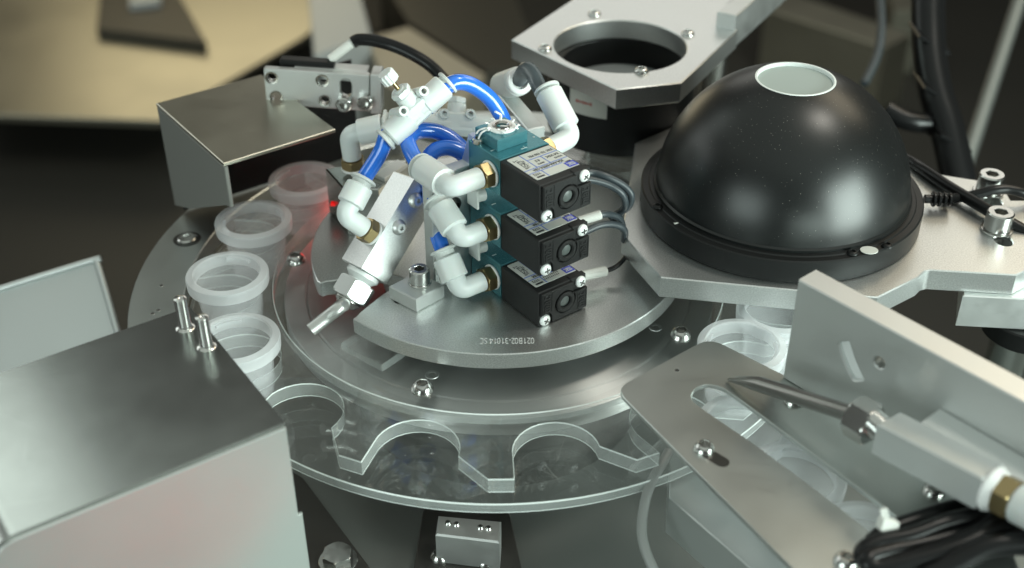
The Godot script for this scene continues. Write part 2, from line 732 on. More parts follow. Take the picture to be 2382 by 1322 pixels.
func hose(n: String, label: String, cat: String, pts: Array, r: float, m: String, group := "") -> Node3D:
	var s := Shape.new()
	s.tube(pts, r, 16, 8)
	var o := obj(n, s, M[m])
	tag(o, label, cat, group)
	return o


func cup_shape() -> Array:
	var body := Shape.new()
	body.lathe([W(0.01, 0), W(10.0, 0), W(10.7, 0.6), W(12.3, 17.6), W(13.0, 17.9), W(13.0, 19.0), W(12.0, 19.0), W(11.9, 18.4), W(10.0, 0.9), W(0.01, 0.8)], Transform3D.IDENTITY, 40)
	var rim := Shape.new()
	rim.lathe([W(13.1, 19.1), W(14.4, 18.6), W(15.0, 18.9), W(15.2, 22.6), W(14.9, 23.3), W(12.6, 23.8), W(12.0, 23.4), W(11.9, 19.2)], Transform3D.IDENTITY, 48, true)
	var tab := Shape.new()
	for a0 in [0.6, 3.7]:
		for k in 9:
			var a: float = a0 + k * 0.09
			var c := V(sin(a), 0, cos(a))
			tab.box(c * 11.6 + V(0, 22.0, 0), V(1.1, 1.2, 1.2), Basis(Vector3.UP, a), 0.1)
	return [body, rim, tab]


func speed_controller(label: String, a: Vector3, b: Vector3, stem: Vector3, lug: Vector3, knob: bool) -> Node3D:
	var ax := (b - a).normalized()
	var len_ := a.distance_to(b)
	var mid := (a + b) * 0.5
	stem = (stem - ax * stem.dot(ax)).normalized()
	var t := thing("flow_control_fitting", label, "pipe fitting", mid)
	var s := Shape.new()
	var R := 4.7
	for e in [[a, ax], [b, -ax]]:
		s.lathe([W(0.01, 0.8), W(R - 1.7, 0.8), W(R - 1.5, 0), W(R - 0.5, 0), W(R, 0.6), W(R, len_ * 0.36), W(R - 0.5, len_ * 0.38), W(R - 0.6, len_ * 0.47), W(0.01, len_ * 0.47)], Shape.along(e[0], e[0] + e[1]), 36)
	s.box(mid + stem * 0.8, V(8.0, 8.0, len_ * 0.3), Basis(stem.cross(ax).normalized(), stem, ax).orthonormalized(), 1.0)
	s.cyl(mid + stem * 2.0, mid + stem * 8.4, 3.7, 3.5, 0.4, 28)
	obj("body", s, M["white plastic"], t)
	s = Shape.new()
	hexnut(s, Shape.along(mid + stem * 8.4, mid + stem * 13.0), 3.8, 2.0)
	s.cyl(mid + stem * 10.2, mid + stem * 10.9, 2.2, 2.0, 0.2)
	obj("lock_nut", s, M["white plastic"], t)
	if knob:
		s = Shape.new()
		s.cyl(mid + stem * 10.6, mid + stem * 16.0, 0.8)
		obj("needle_stem", s, M["brass"], t)
		s = Shape.new()
		var rings := []
		for lev in [[0.0, 0.8], [0.3, 1.0], [3.6, 1.0], [4.2, 0.85]]:
			var ring := []
			for i in 48:
				var an := TAU * i / 48.0
				var rr: float = 3.1 * lev[1] * (1.0 if i % 4 < 2 else 0.9)
				ring.append(V(rr * sin(an), lev[0], rr * cos(an)))
			rings.append(ring)
		s.loft(rings, Shape.along(mid + stem * 14.6, mid + stem * 22.0))
		obj("knob", s, M["white plastic"], t)
	for k in [-1, 1]:
		s = Shape.new()
		var c: Vector3 = mid + ax * (k * 4.9) + stem * (4.6 if k > 0 else 4.2)
		s.lathe([W(1.0, -6.4), W(1.8, -6.4), W(1.9, -6.0), W(1.9, 4.6), W(1.75, 4.9), W(1.0, 4.9)], Shape.along(c, c + lug), 24, true)
		obj("mounting_lug", s, M["white plastic"], t)
	for e in [[a, -ax], [b, ax]]:
		s = Shape.new()
		var q: Vector3 = e[0]
		s.lathe([W(3.5, -0.8), W(3.5, 0.8), W(4.3, 1.0), W(4.5, 1.2), W(4.5, 1.9), W(4.2, 2.2), W(3.1, 2.2), W(3.0, -0.8)], Shape.along(q, q + e[1]), 36, true)
		obj("release_collar", s, M["collar plastic"], t)
	return t


func make_valve(label: String, y: float, B: Basis, o: Vector3, last: bool) -> Node3D:
	var t := thing("solenoid_valve", label, "solenoid valve", o + V(0, y, 0), B, "stacked solenoid valves")
	var s := Shape.new()
	s.prism(rounded([W(0, -22.3), W(20.4, -22.3), W(20.4, -1.0), W(0, -1.0)], 0.5, 3), 0.1, 14.0, Transform3D.IDENTITY, 0.35)
	obj("coil_body", s, M["black plastic"], t)
	# front cap, outline in x-y, thickness towards the viewer
	var FX := Transform3D(Basis(V(1, 0, 0), V(0, 0, 1), V(0, 1, 0)), Vector3.ZERO)
	s = Shape.new()
	s.prism([W(0.9, 4.6), W(4.4, 4.9), W(5.4, 3.4), W(5.6, 0.2), W(20.9, 0.5), W(21.1, 1.0), W(21.1, 9.0), W(15.6, 9.0), W(14.7, 10.2), W(14.7, 13.6), W(0.9, 13.6)], -1.1, 0.25, FX, 0.15, [ring2(W(11.3, 6.7), 4.5, 36)])
	obj("face_cap", s, M["black plastic"], t)
	s = Shape.new()
	s.prism(rounded([W(14.2, 9.4), W(21.0, 9.4), W(21.0, 14.3), W(14.2, 14.3)], 0.4, 3), -3.2, -0.7, FX, 0.2)
	s.prism(rounded([W(0.1, 0.1), W(5.3, 0.1), W(5.3, 4.4), W(0.1, 4.4)], 0.4, 3), -3.2, -0.7, FX, 0.2)
	obj("screw_boss", s, M["black plastic"], t)
	s = Shape.new()
	s.lathe([W(2.3, -1.0), W(3.95, -1.0), W(4.0, 0.4), W(3.7, 0.7), W(2.7, 0.7), W(2.3, 0.3)], Transform3D(FX.basis, V(11.3, 6.7, 0)), 40, true)
	s.box(V(8.2, 4.4, 0.42), V(0.9, 0.7, 0.2), Basis(Vector3.BACK, 0.7), 0.05)
	s.box(V(14.4, 9.0, 0.42), V(0.9, 0.7, 0.2), Basis(Vector3.BACK, 0.7), 0.05)
	obj("override_ring", s, M["black plastic"], t)
	s = Shape.new()
	s.lathe([W(0.01, -1.0), W(2.2, -1.0), W(2.2, -0.5), W(1.6, -0.15), W(0.01, 0.0)], Transform3D(FX.basis, V(11.3, 6.7, 0)), 28)
	obj("override_button", s, M["lens grey"], t)
	s = Shape.new()
	letters(s, "mac", 2.5, Transform3D(Basis(V(0, 1, 0), V(-1, 0, 0), V(0, 0, 1)), V(3.2, 9.0, 0.24)), 0.3, 6.6, true)
	letters(s, "mac", 2.5, Transform3D(Basis(V(0, 1, 0), V(-1, 0, 0), V(0, 0, 1)), V(18.6, 4.8, 0.24)), 0.3, 6.2, true)
	for q in [[1.4, 5.2, 13.2], [5.3, 5.2, 13.2], [16.9, 1.2, 8.6], [20.5, 1.2, 8.6]]:
		s.box(V(q[0], (q[1] + q[2]) * 0.5, 0.3), V(0.25, q[2] - q[1], 0.25), Basis.IDENTITY, 0.05)
	obj("raised_lettering", s, M["black plastic"], t)
	for c in [[18.3, 12.0], [2.7, 2.1]]:
		s = Shape.new()
		s.lathe([W(2.1, 0), W(2.15, 0.5), W(1.9, 1.0), W(1.3, 1.35), W(0.01, 1.5)], Transform3D(FX.basis, V(c[0], c[1], -0.7)), 28)
		var scr := obj("face_screw", s, M["zinc"], t)
		s = Shape.new()
		s.box(V(c[0], c[1], 0.72), V(2.2, 0.5, 0.3), Basis(Vector3.BACK, 0.5 + y * 0.031 + c[0] * 0.2), 0.05)
		s.box(V(c[0], c[1], 0.72), V(0.5, 2.2, 0.31), Basis(Vector3.BACK, 0.5 + y * 0.031 + c[0] * 0.2), 0.05)
		obj("cross_recess", s, M["dark steel"], scr)
	# label on top: white plate, blue rules, blue logo field and print that reads from the far side
	var lx0 := 1.7 + 0.25 * sin(y * 0.9)
	var lx1 := 19.6 + 0.25 * sin(y * 0.9)
	var lz0 := -21.2
	var lz1 := -4.4
	s = Shape.new()
	s.prism(rounded([W(lx0, lz0), W(lx1, lz0), W(lx1, lz1), W(lx0, lz1)], 0.5, 3), 13.98, 14.14, Transform3D.IDENTITY, 0.0)
	var lab := obj("type_label", s, M["label white"], t)
	var lw := lx1 - lx0
	var lh := lz1 - lz0
	var rule := Shape.new()
	for q in [[0.29, 0.0, 0.29, 0.6], [0.0, 0.6, 0.99, 0.6], [0.0, 0.74, 0.78, 0.74], [0.3, 0.27, 1.0, 0.27], [0.6, 0.27, 0.6, 0.6], [0.28, 0.74, 0.28, 1.0]]:
		var a := V(lx0 + lw * q[0], 14.15, lz0 + lh * q[1])
		var b := V(lx0 + lw * q[2], 14.15, lz0 + lh * q[3])
		rule.box((a + b) * 0.5, V(maxf(absf(b.x - a.x), 0.34), 0.06, maxf(absf(b.z - a.z), 0.34)), Basis.IDENTITY, 0.0)
	obj("blue_rules", rule, M["label line"], lab)
	s = Shape.new()
	s.box(V(lx0 + lw * 0.885, 14.16, lz0 + lh * 0.875), V(lw * 0.22, 0.08, lh * 0.2), Basis.IDENTITY, 0.0)
	obj("logo_field", s, M["label blue"], lab)
	var up := Basis(V(-1, 0, 0), V(0, 0, 1), V(0, 1, 0))
	var tx := Shape.new()
	letters(tx, "mac", lh * 0.12, Transform3D(up, V(lx0 + lw * 0.885, 14.19, lz0 + lh * 0.875)), 0.05, lw * 0.15, true)
	obj("logo_lettering", tx, M["label white"], lab)
	tx = Shape.new()
	for q in [["35A-AAA-DEDA-1BA", 0.5, 0.67, 0.078, 0.7], ["MODEL", 0.9, 0.755, 0.04, 0.12], ["VOLTS", 0.86, 0.5, 0.05, 0.17], ["24 VDC", 0.8, 0.38, 0.075, 0.3], ["WATTS", 0.45, 0.51, 0.05, 0.15], ["4.2", 0.45, 0.39, 0.08, 0.1], ["VAC TO 150 PSI", 0.68, 0.17, 0.075, 0.56], ["1172", 0.13, 0.82, 0.075, 0.16]]:
		letters(tx, q[0], lh * q[3], Transform3D(up, V(lx0 + lw * q[1], 14.15, lz0 + lh * q[2])), 0.05, lw * q[4], true)
	tx.box(V(lx0 + lw * 0.14, 14.165, lz0 + lh * 0.93), V(lw * 0.17, 0.05, lh * 0.05), Basis.IDENTITY, 0.0)
	if last:
		for k in 18:
			tx.box(V(lx0 + lw * (0.31 + 0.021 * k), 14.165, lz0 + lh * (0.8 if k % 2 else 0.88)), V(0.22 + 0.06 * (k % 3), 0.05, lh * 0.045), Basis.IDENTITY, 0.0)
		tx.box(V(lx0 + lw * 0.52, 14.17, lz0 + lh * 0.69), V(lw * 0.44, 0.05, lh * 0.08), Basis.IDENTITY, 0.0)
	# flow diagram: two squares with arrows, spring and coil ticks
	for q in [[0.1, 0.2, 0.1, 0.46], [0.19, 0.2, 0.19, 0.46], [0.1, 0.2, 0.19, 0.2], [0.1, 0.33, 0.19, 0.33], [0.1, 0.46, 0.19, 0.46], [0.08, 0.15, 0.15, 0.15], [0.08, 0.5, 0.2, 0.5], [0.08, 0.53, 0.14, 0.53], [0.06, 0.12, 0.06, 0.2], [0.22, 0.22, 0.22, 0.3], [0.22, 0.38, 0.24, 0.38]]:
		var a := V(lx0 + lw * q[0], 14.16, lz0 + lh * q[1])
		var b := V(lx0 + lw * q[2], 14.16, lz0 + lh * q[3])
		tx.box((a + b) * 0.5, V(maxf(absf(b.x - a.x), 0.24), 0.05, maxf(absf(b.z - a.z), 0.24)), Basis.IDENTITY, 0.0)
	for q in [[0.145, 0.27, 0.5], [0.145, 0.4, -0.5]]:
		tx.box(V(lx0 + lw * q[0], 14.165, lz0 + lh * q[1]), V(0.26, 0.05, 2.0), Basis(Vector3.UP, q[2]), 0.0)
	obj("label_print", tx, M["ink"], lab)
	# teal valve body behind the coil
	s = Shape.new()
	s.prism([W(0, -40.8), W(20.8, -40.8), W(20.8, -22.45), W(0, -22.45)], 0.0, 14.2, Transform3D.IDENTITY, 0.3)
	obj("valve_body", s, M["teal anodised"], t)
	s = Shape.new()
	for q in [[2.2, -29.5, 1.8, 0.5], [11.5, -24.5, 2.6, 0.5], [19.2, -29.0, 0.6, 0.6]]:
		s.box(V(q[0], 14.22, q[1]), V(q[2], 0.14, q[3]), Basis.IDENTITY, 0.04)
	s.box(V(12.2, 14.22, -25.2), V(0.5, 0.14, 1.2), Basis.IDENTITY, 0.04)
	obj("port_mark", s, M["machined aluminium"], t)
	return t


func _ready() -> void:
	# camera
	var cam := Camera3D.new()
	cam.name = "camera"
	add_child(cam)
	cam.position = V(5.154, 249.333, 396.337) * K
	cam.basis = Basis(Vector3.RIGHT, -0.5973) * Basis(Vector3.BACK, -0.0022)
	cam.near = 0.02
	cam.far = 20.0
	var lens := CameraAttributesPhysical.new()
	lens.frustum_focal_length = 51.08
	lens.frustum_near = 0.02
	lens.frustum_far = 20.0
	lens.frustum_focus_distance = 0.422
	lens.exposure_aperture = 9.5
	cam.attributes = lens
	cam.fov = 26.44
	# surroundings: a dim hall, no sky
	var env := Environment.new()
	env.background_mode = Environment.BG_COLOR
	env.background_color = Color(0.05, 0.0495, 0.045).linear_to_srgb()
	env.tonemap_mode = Environment.TONE_MAPPER_LINEAR
	env.tonemap_exposure = 1.0
	env.sdfgi_enabled = true
	env.ssao_enabled = true
	env.ssil_enabled = true
	var we := WorldEnvironment.new()
	we.name = "surroundings"
	we.environment = env
	add_child(we)
	# lamps: a cool panel low on the right front, a weaker one on the left front, warm hall lights behind
	lamp("front_panel_lamp", V(740, 120, 560), V(60, 10, 0), W(0.5, 0.55), Color(0.93, 1.0, 0.97), 1.7)
	lamp("left_panel_lamp", V(-560, 160, 760), V(0, 0, 0), W(0.5, 0.4), Color(0.93, 1.0, 0.98), 0.34)
	lamp("ceiling_lamp", V(-150, 1500, 200), V(0, 0, 0), W(2.8, 2.4), Color(0.95, 1.0, 0.96), 1.1)
	lamp("rear_warm_lamp", V(620, 640, -430), V(60, 0, 0), W(0.45, 0.3), Color(1.0, 0.94, 0.82), 0.15)
	lamp("added_overhead_lamp", V(560, 1050, -60), V(0, 0, 0), W(0.22, 0.22), Color(1.0, 0.98, 0.93), 0.38)  # unseen lamp added for the radial streak on the turned disc
	lamp("rear_hall_lamp", V(330, 660, -1500), V(60, 0, -40), W(1.3, 0.55), Color(1.0, 1.0, 0.965), 0.3)
	lamp("left_hall_lamp", V(-1300, 520, -560), V(-60, 0, 0), W(0.9, 0.5), Color(0.97, 1.0, 0.98), 0.28)
	lamp("added_left_lamp", V(-620, 680, -470), V(-130, 0, 140), W(0.35, 0.3), Color(0.95, 1.0, 0.97), 0.055)  # unseen lamp added to lighten the left end of the stainless cover
	lamp("rear_left_warm_lamp", V(-520, 60, -1750), V(-250, -420, -900), W(0.6, 0.4), Color(1.0, 0.94, 0.78), 0.17)
	lamp("added_red_lamp", V(92, -228, 330), V(-95, 8, 150), W(0.13, 0.006), Color(1.0, 0.08, 0.1), 0.0016)  # unseen red strip added for the pink streak on the cover front
	materials()
	setting()
	turntable()
	valve_stack()
	tubes()
	angled_nozzle()
	camera_mount()
	dome_light()
	right_side()
	left_side()
	background()


func lamp(n: String, at: Vector3, to: Vector3, size: Vector2, c: Color, e: float) -> void:
	var l := AreaLight3D.new()
	l.name = n
	l.area_size = size
	l.light_color = c
	l.light_energy = e
	l.shadow_enabled = true
	l.area_range = 6.0
	l.area_attenuation = 2.0
	add_child(l)
	l.look_at_from_position(at * K, to * K, Vector3.UP)


func setting() -> void:
	var s := Shape.new()
	s.box(V(0, -510, -600), V(4200, 20, 3600), Basis.IDENTITY, 0.0)
	structure("floor", s, M["floor paint"])
	var t := thing("machine_base", "grey painted machine base plate under the clear turntable discs", "machine base", V(20, -500, 110))
	s = Shape.new()
	s.box(V(40, -287, 85), V(330, 425, 190), Basis.IDENTITY, 1.0)
	obj("base_plate", s, M["base plate"], t)
	s = Shape.new()
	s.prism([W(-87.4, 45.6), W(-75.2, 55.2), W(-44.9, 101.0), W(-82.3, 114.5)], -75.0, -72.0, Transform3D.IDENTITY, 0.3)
	obj("dark_side_plate", s, M["base dark plate"], t)
	s = Shape.new()
	var hb := V(-56.5, -72.0, 97.9)
	hexnut(s, Shape.along(hb, hb + Vector3.UP), 5.6, 4.5)
	s.cyl(hb - V(0, 0.1, 0), hb + V(0, 0.7, 0), 7.0)
	obj("hex_bolt", s, M["screw steel"], t)
	# small block with two dowel pairs, on a dark rounded plate
	t = thing("sensor_block", "small aluminium block with four dowels on a dark plate below the disc edge", "mounting block", V(-11.3, -72.0, 94.8))
	s = Shape.new()
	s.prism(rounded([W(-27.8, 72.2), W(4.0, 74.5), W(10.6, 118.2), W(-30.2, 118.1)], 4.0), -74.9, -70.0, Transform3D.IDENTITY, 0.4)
	obj("backing_plate", s, M["base dark plate"], t)
	s = Shape.new()
	s.prism([W(-20.8, 91.3), W(1.2, 94.2), W(0.7, 104.4), W(-21.4, 100.7)], -70.0, -56.0, Transform3D.IDENTITY, 0.6)
	obj("block", s, M["machined aluminium"], t)
	for q in [V(-17.3, -56.0, 95.4), V(-14.3, -56.0, 96.0), V(-6.0, -56.0, 97.5), V(-3.2, -56.0, 97.9)]:
		s = Shape.new()
		s.cyl(q - V(0, 0.5, 0), q + V(0, 0.9, 0), 1.3, 1.1, 0.4, 16)
		obj("dowel", s, M["screw steel"], t)
	for q in [V(-20.6, -70.0, 98.7), V(-4.3, -70.0, 100.8)]:
		inst("screw", socket_screw(3.4, 3.2, 1.7, true), M["screw steel"], t, Transform3D(Basis.IDENTITY, q))


func acrylic(n: String, s: Shape, t: Node3D) -> void:
	obj(n, s, M["clear acrylic"], t)


func turntable() -> void:
	var t := thing("hub", "steel hub column under the turntable discs", "hub", V(0, -75, 0))
	var s := Shape.new()
	s.cyl(V(0, -75, 0), V(0, -26.2, 0), 58, -1, 0.5, 64)
	obj("column", s, M["dark steel"], t)
	# fixed lower disc
	t = thing("lower_disc", "large clear acrylic disc dusted white, lowest of the turntable discs", "disc", V(0, -26, 0))
	s = Shape.new()
	s.lathe([W(85, -25.8), W(120.2, -25.8), W(120.6, -25.5), W(120.6, -22.4), W(120.2, -22.1), W(85, -22.1)], Transform3D.IDENTITY, 160, true)
	acrylic("disc", s, t)
	s = Shape.new()
	s.wall(ring2(Vector2.ZERO, 120.64, 160), 0.0, -25.5, 0.0, -22.4, Transform3D.IDENTITY)
	obj("cut_edge", s, M["sawn edge"], t)
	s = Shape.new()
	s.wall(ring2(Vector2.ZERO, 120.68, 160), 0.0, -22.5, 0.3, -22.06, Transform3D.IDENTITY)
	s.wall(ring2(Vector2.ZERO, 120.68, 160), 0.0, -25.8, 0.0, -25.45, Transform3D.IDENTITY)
	obj("glint_line", s, M["painted glint"], t)  # light lines drawn on the rim, a glint put into the colour
	s = Shape.new()
	var dr := []
	for i in 96:
		dr.append(TAU * i / 96.0)
	for i in 96:
		var a := V(sin(dr[i]), 0, cos(dr[i]))
		var b := V(sin(dr[(i + 1) % 96]), 0, cos(dr[(i + 1) % 96]))
		var q := [a * 88, b * 88, b * 119.8, a * 119.8]
		var u := []
		for k in 4:
			q[k].y = -22.0
			u.append(W(q[k].x, q[k].z) / 150.0)
		s.quad(q[0], q[1], q[2], q[3], u[0], u[1], u[2], u[3])
	var du := obj("dust", s, M["dust film"], t)
	du.set_meta("kind", "stuff")
	# star wheel with cup pockets
	t = thing("star_wheel", "clear acrylic star wheel with round cup pockets and blunt teeth", "star wheel", V(0, -19.4, 0))
	var pock := [-173.0, -149.0, -124.5, -103.0, -81.0, -58.5, -37.8, -14.0, 10.4, 33.0, 55.5, 78.0, 102.0, 126.0, 150.0]
	var q := []
	for i in pock.size():
		var f: float = deg_to_rad(pock[i])
		var g: float = deg_to_rad(pock[(i + 1) % pock.size()])
		if g < f:
			g += TAU
		var rad := W(sin(f), cos(f))
		var tan_ := W(cos(f), -sin(f))
		for k in 17:
			var a := PI * k / 16.0
			q.append(rad * (107.2 - 14.4 * sin(a)) + tan_ * (-14.2 * cos(a)))
		var mid := (f + g) * 0.5
		var tl := mid + deg_to_rad(0.6)
		var tr := mid + deg_to_rad(4.6)
		q.append(W(sin(tl), cos(tl)) * 118.2)
		q.append(W(sin(tr), cos(tr)) * 118.2)
	s = Shape.new()
	s.prism(q, -19.3, -13.7, Transform3D.IDENTITY, 0.0, [ring2(Vector2.ZERO, 88.6, 96)])
	acrylic("wheel", s, t)
	s = Shape.new()
	if Shape.area(q) < 0.0:
		q.reverse()
	s.wall(q, -0.03, -19.1, -0.03, -13.9, Transform3D.IDENTITY)
	obj("cut_edge", s, M["sawn edge"], t)
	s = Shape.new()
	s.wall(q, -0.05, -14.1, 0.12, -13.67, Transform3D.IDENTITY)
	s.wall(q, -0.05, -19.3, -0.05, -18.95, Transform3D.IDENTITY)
	obj("glint_line", s, M["painted glint"], t)  # glints painted along the tooth and pocket edges
	# clear cover disc over a turned steel disc
	t = thing("steel_disc", "turned steel disc with circular brush marks below the clear cover disc", "disc", V(0, -26, 0))
	s = Shape.new()
	s.lathe([W(20, -25.9), W(83.6, -25.9), W(84.0, -25.5), W(84.0, -18.6), W(83.5, -18.2), W(76.0, -17.9), W(75.4, -18.6), W(74.8, -17.9), W(20, -17.9)], Transform3D.IDENTITY, 160, true)
	obj("disc", s, M["turned steel"], t)
	t = thing("cover_disc", "round clear cover disc with screws between the valve plate and the star wheel", "disc", V(0, -17.6, 0))
	s = Shape.new()
	s.lathe([W(20, -17.6), W(87.6, -17.6), W(87.9, -17.3), W(87.9, -13.3), W(87.6, -13.0), W(20, -13.0)], Transform3D.IDENTITY, 160, true)
	obj("disc", s, M["clear acrylic"], t)
	s = Shape.new()
	s.wall(ring2(Vector2.ZERO, 87.94, 160), 0.0, -17.3, 0.0, -13.3, Transform3D.IDENTITY)
	obj("cut_edge", s, M["sawn edge"], t)
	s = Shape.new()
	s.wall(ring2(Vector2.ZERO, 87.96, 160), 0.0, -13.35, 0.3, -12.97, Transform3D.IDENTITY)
	obj("glint_line", s, M["painted glint"], t)  # painted glint round the upper rim
	for c in [V(-25.5, -13.0, 75.0), V(66.2, -13.0, 44.7), V(-80.7, -13.0, -5.8), V(-407.9, -13.0, -444.2)]:
		if c.length() < 120:
			inst("screw", socket_screw(4.0, 3.2, 1.9, true), M["screw steel"], t, Transform3D(Basis(Vector3.UP, 0.3), c))
	for c in [V(-22.7, -13.0, 66.6), V(57.7, -13.0, 39.1)]:
		s = Shape.new()
		s.lathe([W(1.3, -0.1), W(2.5, -0.1), W(2.4, 0.15), W(1.6, 0.2), W(1.3, 0.0)], Transform3D(Basis.IDENTITY, c), 20, true)
		obj("dowel_hole", s, M["machined aluminium"], t)
	# clear strip lying on the steel disc
	s = Shape.new()
	s.prism([W(-55.6, 52.6), W(-40.2, 65.2), W(-16, 36), W(-31.6, 23.4)], -12.95, -9.6, Transform3D.IDENTITY, 0.2)
	t = thing("clear_strip", "", "strip", V(-40, -13, 48))
	obj("strip", s, M["clear acrylic"], t)
	s = Shape.new()
	s.wall([W(-31.6, 23.4), W(-16, 36), W(-40.2, 65.2), W(-55.6, 52.6)], -0.03, -12.9, -0.03, -9.65, Transform3D.IDENTITY)
	obj("cut_edge", s, M["sawn edge"], t)
	tag(t, "small clear acrylic strip on the cover disc under the plate edge", "strip")
	# round aluminium plate with a notch
	t = thing("fixture_plate", "round blasted aluminium plate with part number, under the valves", "plate", V(0, -6.4, 0))
	q = []
	for k in 112:
		var a := deg_to_rad(-45.0 + 337.5 * k / 111.0)
		q.append(W(sin(a), cos(a)) * 72.0)
	var notch := [W(-65.0, 28.8), W(-63.0, 27.6), W(-60.5, 27.2), W(-44, 20), W(-34, 26), W(-42.5, 37.0), W(-46.0, 42.5), W(-49.0, 47.5), W(-49.9, 50.0)]
	q.append_array(notch)
	s = Shape.new()
	s.prism(q, -6.4, 0.0, Transform3D.IDENTITY, 0.35, [ring2(W(-35.3, 40.3), 1.7, 18)])
	obj("plate", s, M["blasted aluminium"], t)
	s = Shape.new()
	letters(s, "021B02-31014 SC", 3.3, Transform3D(Basis(V(-1, 0, 0), V(0, 0, 1), V(0, 1, 0)), V(3.4, -0.02, 64.4)), 0.05, 18.6)
	obj("engraved_number", s, M["engraved"], t)
	s = Shape.new()
	s.cyl(V(0, -13, 0), V(0, -6.4, 0), 46, -1, 0.4, 64)
	obj("spacer", s, M["machined aluminium"], t)
	# small clamp block
	t = thing("clamp_block", "small aluminium block with one cap screw beside the lowest valve", "block", V(-28, 0, 38))
	s = Shape.new()
	var cb := [W(-38.9, 39.2), W(-28.6, 47.8), W(-19.2, 38.4), W(-29.5, 29.8)]
	s.prism(cb, 0.02, 5.6, Transform3D.IDENTITY, 0.35)
	obj("block", s, M["machined aluminium"], t)
	s = Shape.new()
	s.cyl(V(-27.9, 5.6, 37.0), V(-27.9, 6.2, 37.0), 4.2)
	obj("washer", s, M["screw steel"], t)
	inst("cap_screw", socket_screw(3.7, 5.6, 1.9, false), M["screw steel"], t, Transform3D(Basis.IDENTITY, V(-27.9, 6.2, 37.0)))
	# fixed guide ring on the left and behind
	t = thing("guide_ring", "grey steel guide ring round the outside of the cups at left", "guide ring", V(0, -22, 0))
	q = []
	for k in 49:
		var a := deg_to_rad(-62.0 - 150.0 * k / 48.0)
		q.append(W(sin(a), cos(a)) * 141.5)
	for k in 49:
		var a := deg_to_rad(-212.0 + 150.0 * k / 48.0)
		q.append(W(sin(a), cos(a)) * 121.4)
	s = Shape.new()
	s.prism(q, -22.0, -14.0, Transform3D.IDENTITY, 0.4)
	obj("ring", s, M["chute steel"], t)
	s = Shape.new()
	var rb := V(-128, -14, -23.9)
	s.lathe([W(4.0, 0.0), W(5.6, 0.0), W(5.6, 0.25), W(4.4, 0.3)], Transform3D(Basis.IDENTITY, rb), 28, true)
	obj("counterbore", s, M["dark steel"], t)
	inst("cap_screw", socket_screw(3.9, 1.2, 1.9, false), M["screw steel"], t, Transform3D(Basis.IDENTITY, rb))
	for c in [V(-130.5, -14.0, 9.8), V(-127.7, -14.0, 26.2), V(-129.3, -14.0, 28.4)]:
		s = Shape.new()
		s.cyl(c - V(0, 0.2, 0), c + V(0, 0.12, 0), 1.0, 0.8, 0.05, 12)
		obj("small_pin", s, M["screw steel"], t)
	# cups
	var cs := cup_shape()
	var proto := thing("plastic_cup", "translucent plastic cup farthest back, beside the red laser glow", "cup", V(0, 0, 0), Basis.IDENTITY, "translucent cups on the turntable")
	obj("cup_body", cs[0], M["cup plastic"], proto)
	obj("cup_rim", cs[1], M["cup rim"], proto)
	obj("rim_lug", cs[2], M["cup rim"], proto)
	var spots := [[W(-81.6, -47.3), 0.2, ""], [W(-97.4, -14.6), 1.0, "translucent plastic cup in front of the open black end of the rear cover"], [W(-100.3, 24.1), 2.0, "translucent plastic cup between the guide ring bolt and the two threaded studs"], [W(-89.6, 64.2), 2.6, "translucent plastic cup half hidden by the stainless cover with two studs"], [W(83.3, 68.5), 0.4, "translucent plastic cup between the steel chute plate and the aluminium bracket"], [W(99.9, 47.7), 1.5, "translucent plastic cup under the edge of the dome light plate"], [W(79, 104.5), 0.8, "translucent plastic cup seen through the near end of the chute plate slot"], [W(90.5, 127.5), 2.2, "translucent plastic cup in the middle of the chute plate slot"], [W(105.5, 154.0), 1.2, "translucent plastic cup under the chute slot beside the cable bundle"]]
	for i in spots.size():
		var c: Node3D = proto
		if i > 0:
			c = proto.duplicate()
			c.name = numbered("plastic_cup")
			add_child(c)
			c.set_meta("label", spots[i][2])
		c.position = V(spots[i][0].x, -21.9, spots[i][0].y) * K + V(0, -4.2 if i > 5 else 0.0, 0) * K
		c.rotation.y = spots[i][1]


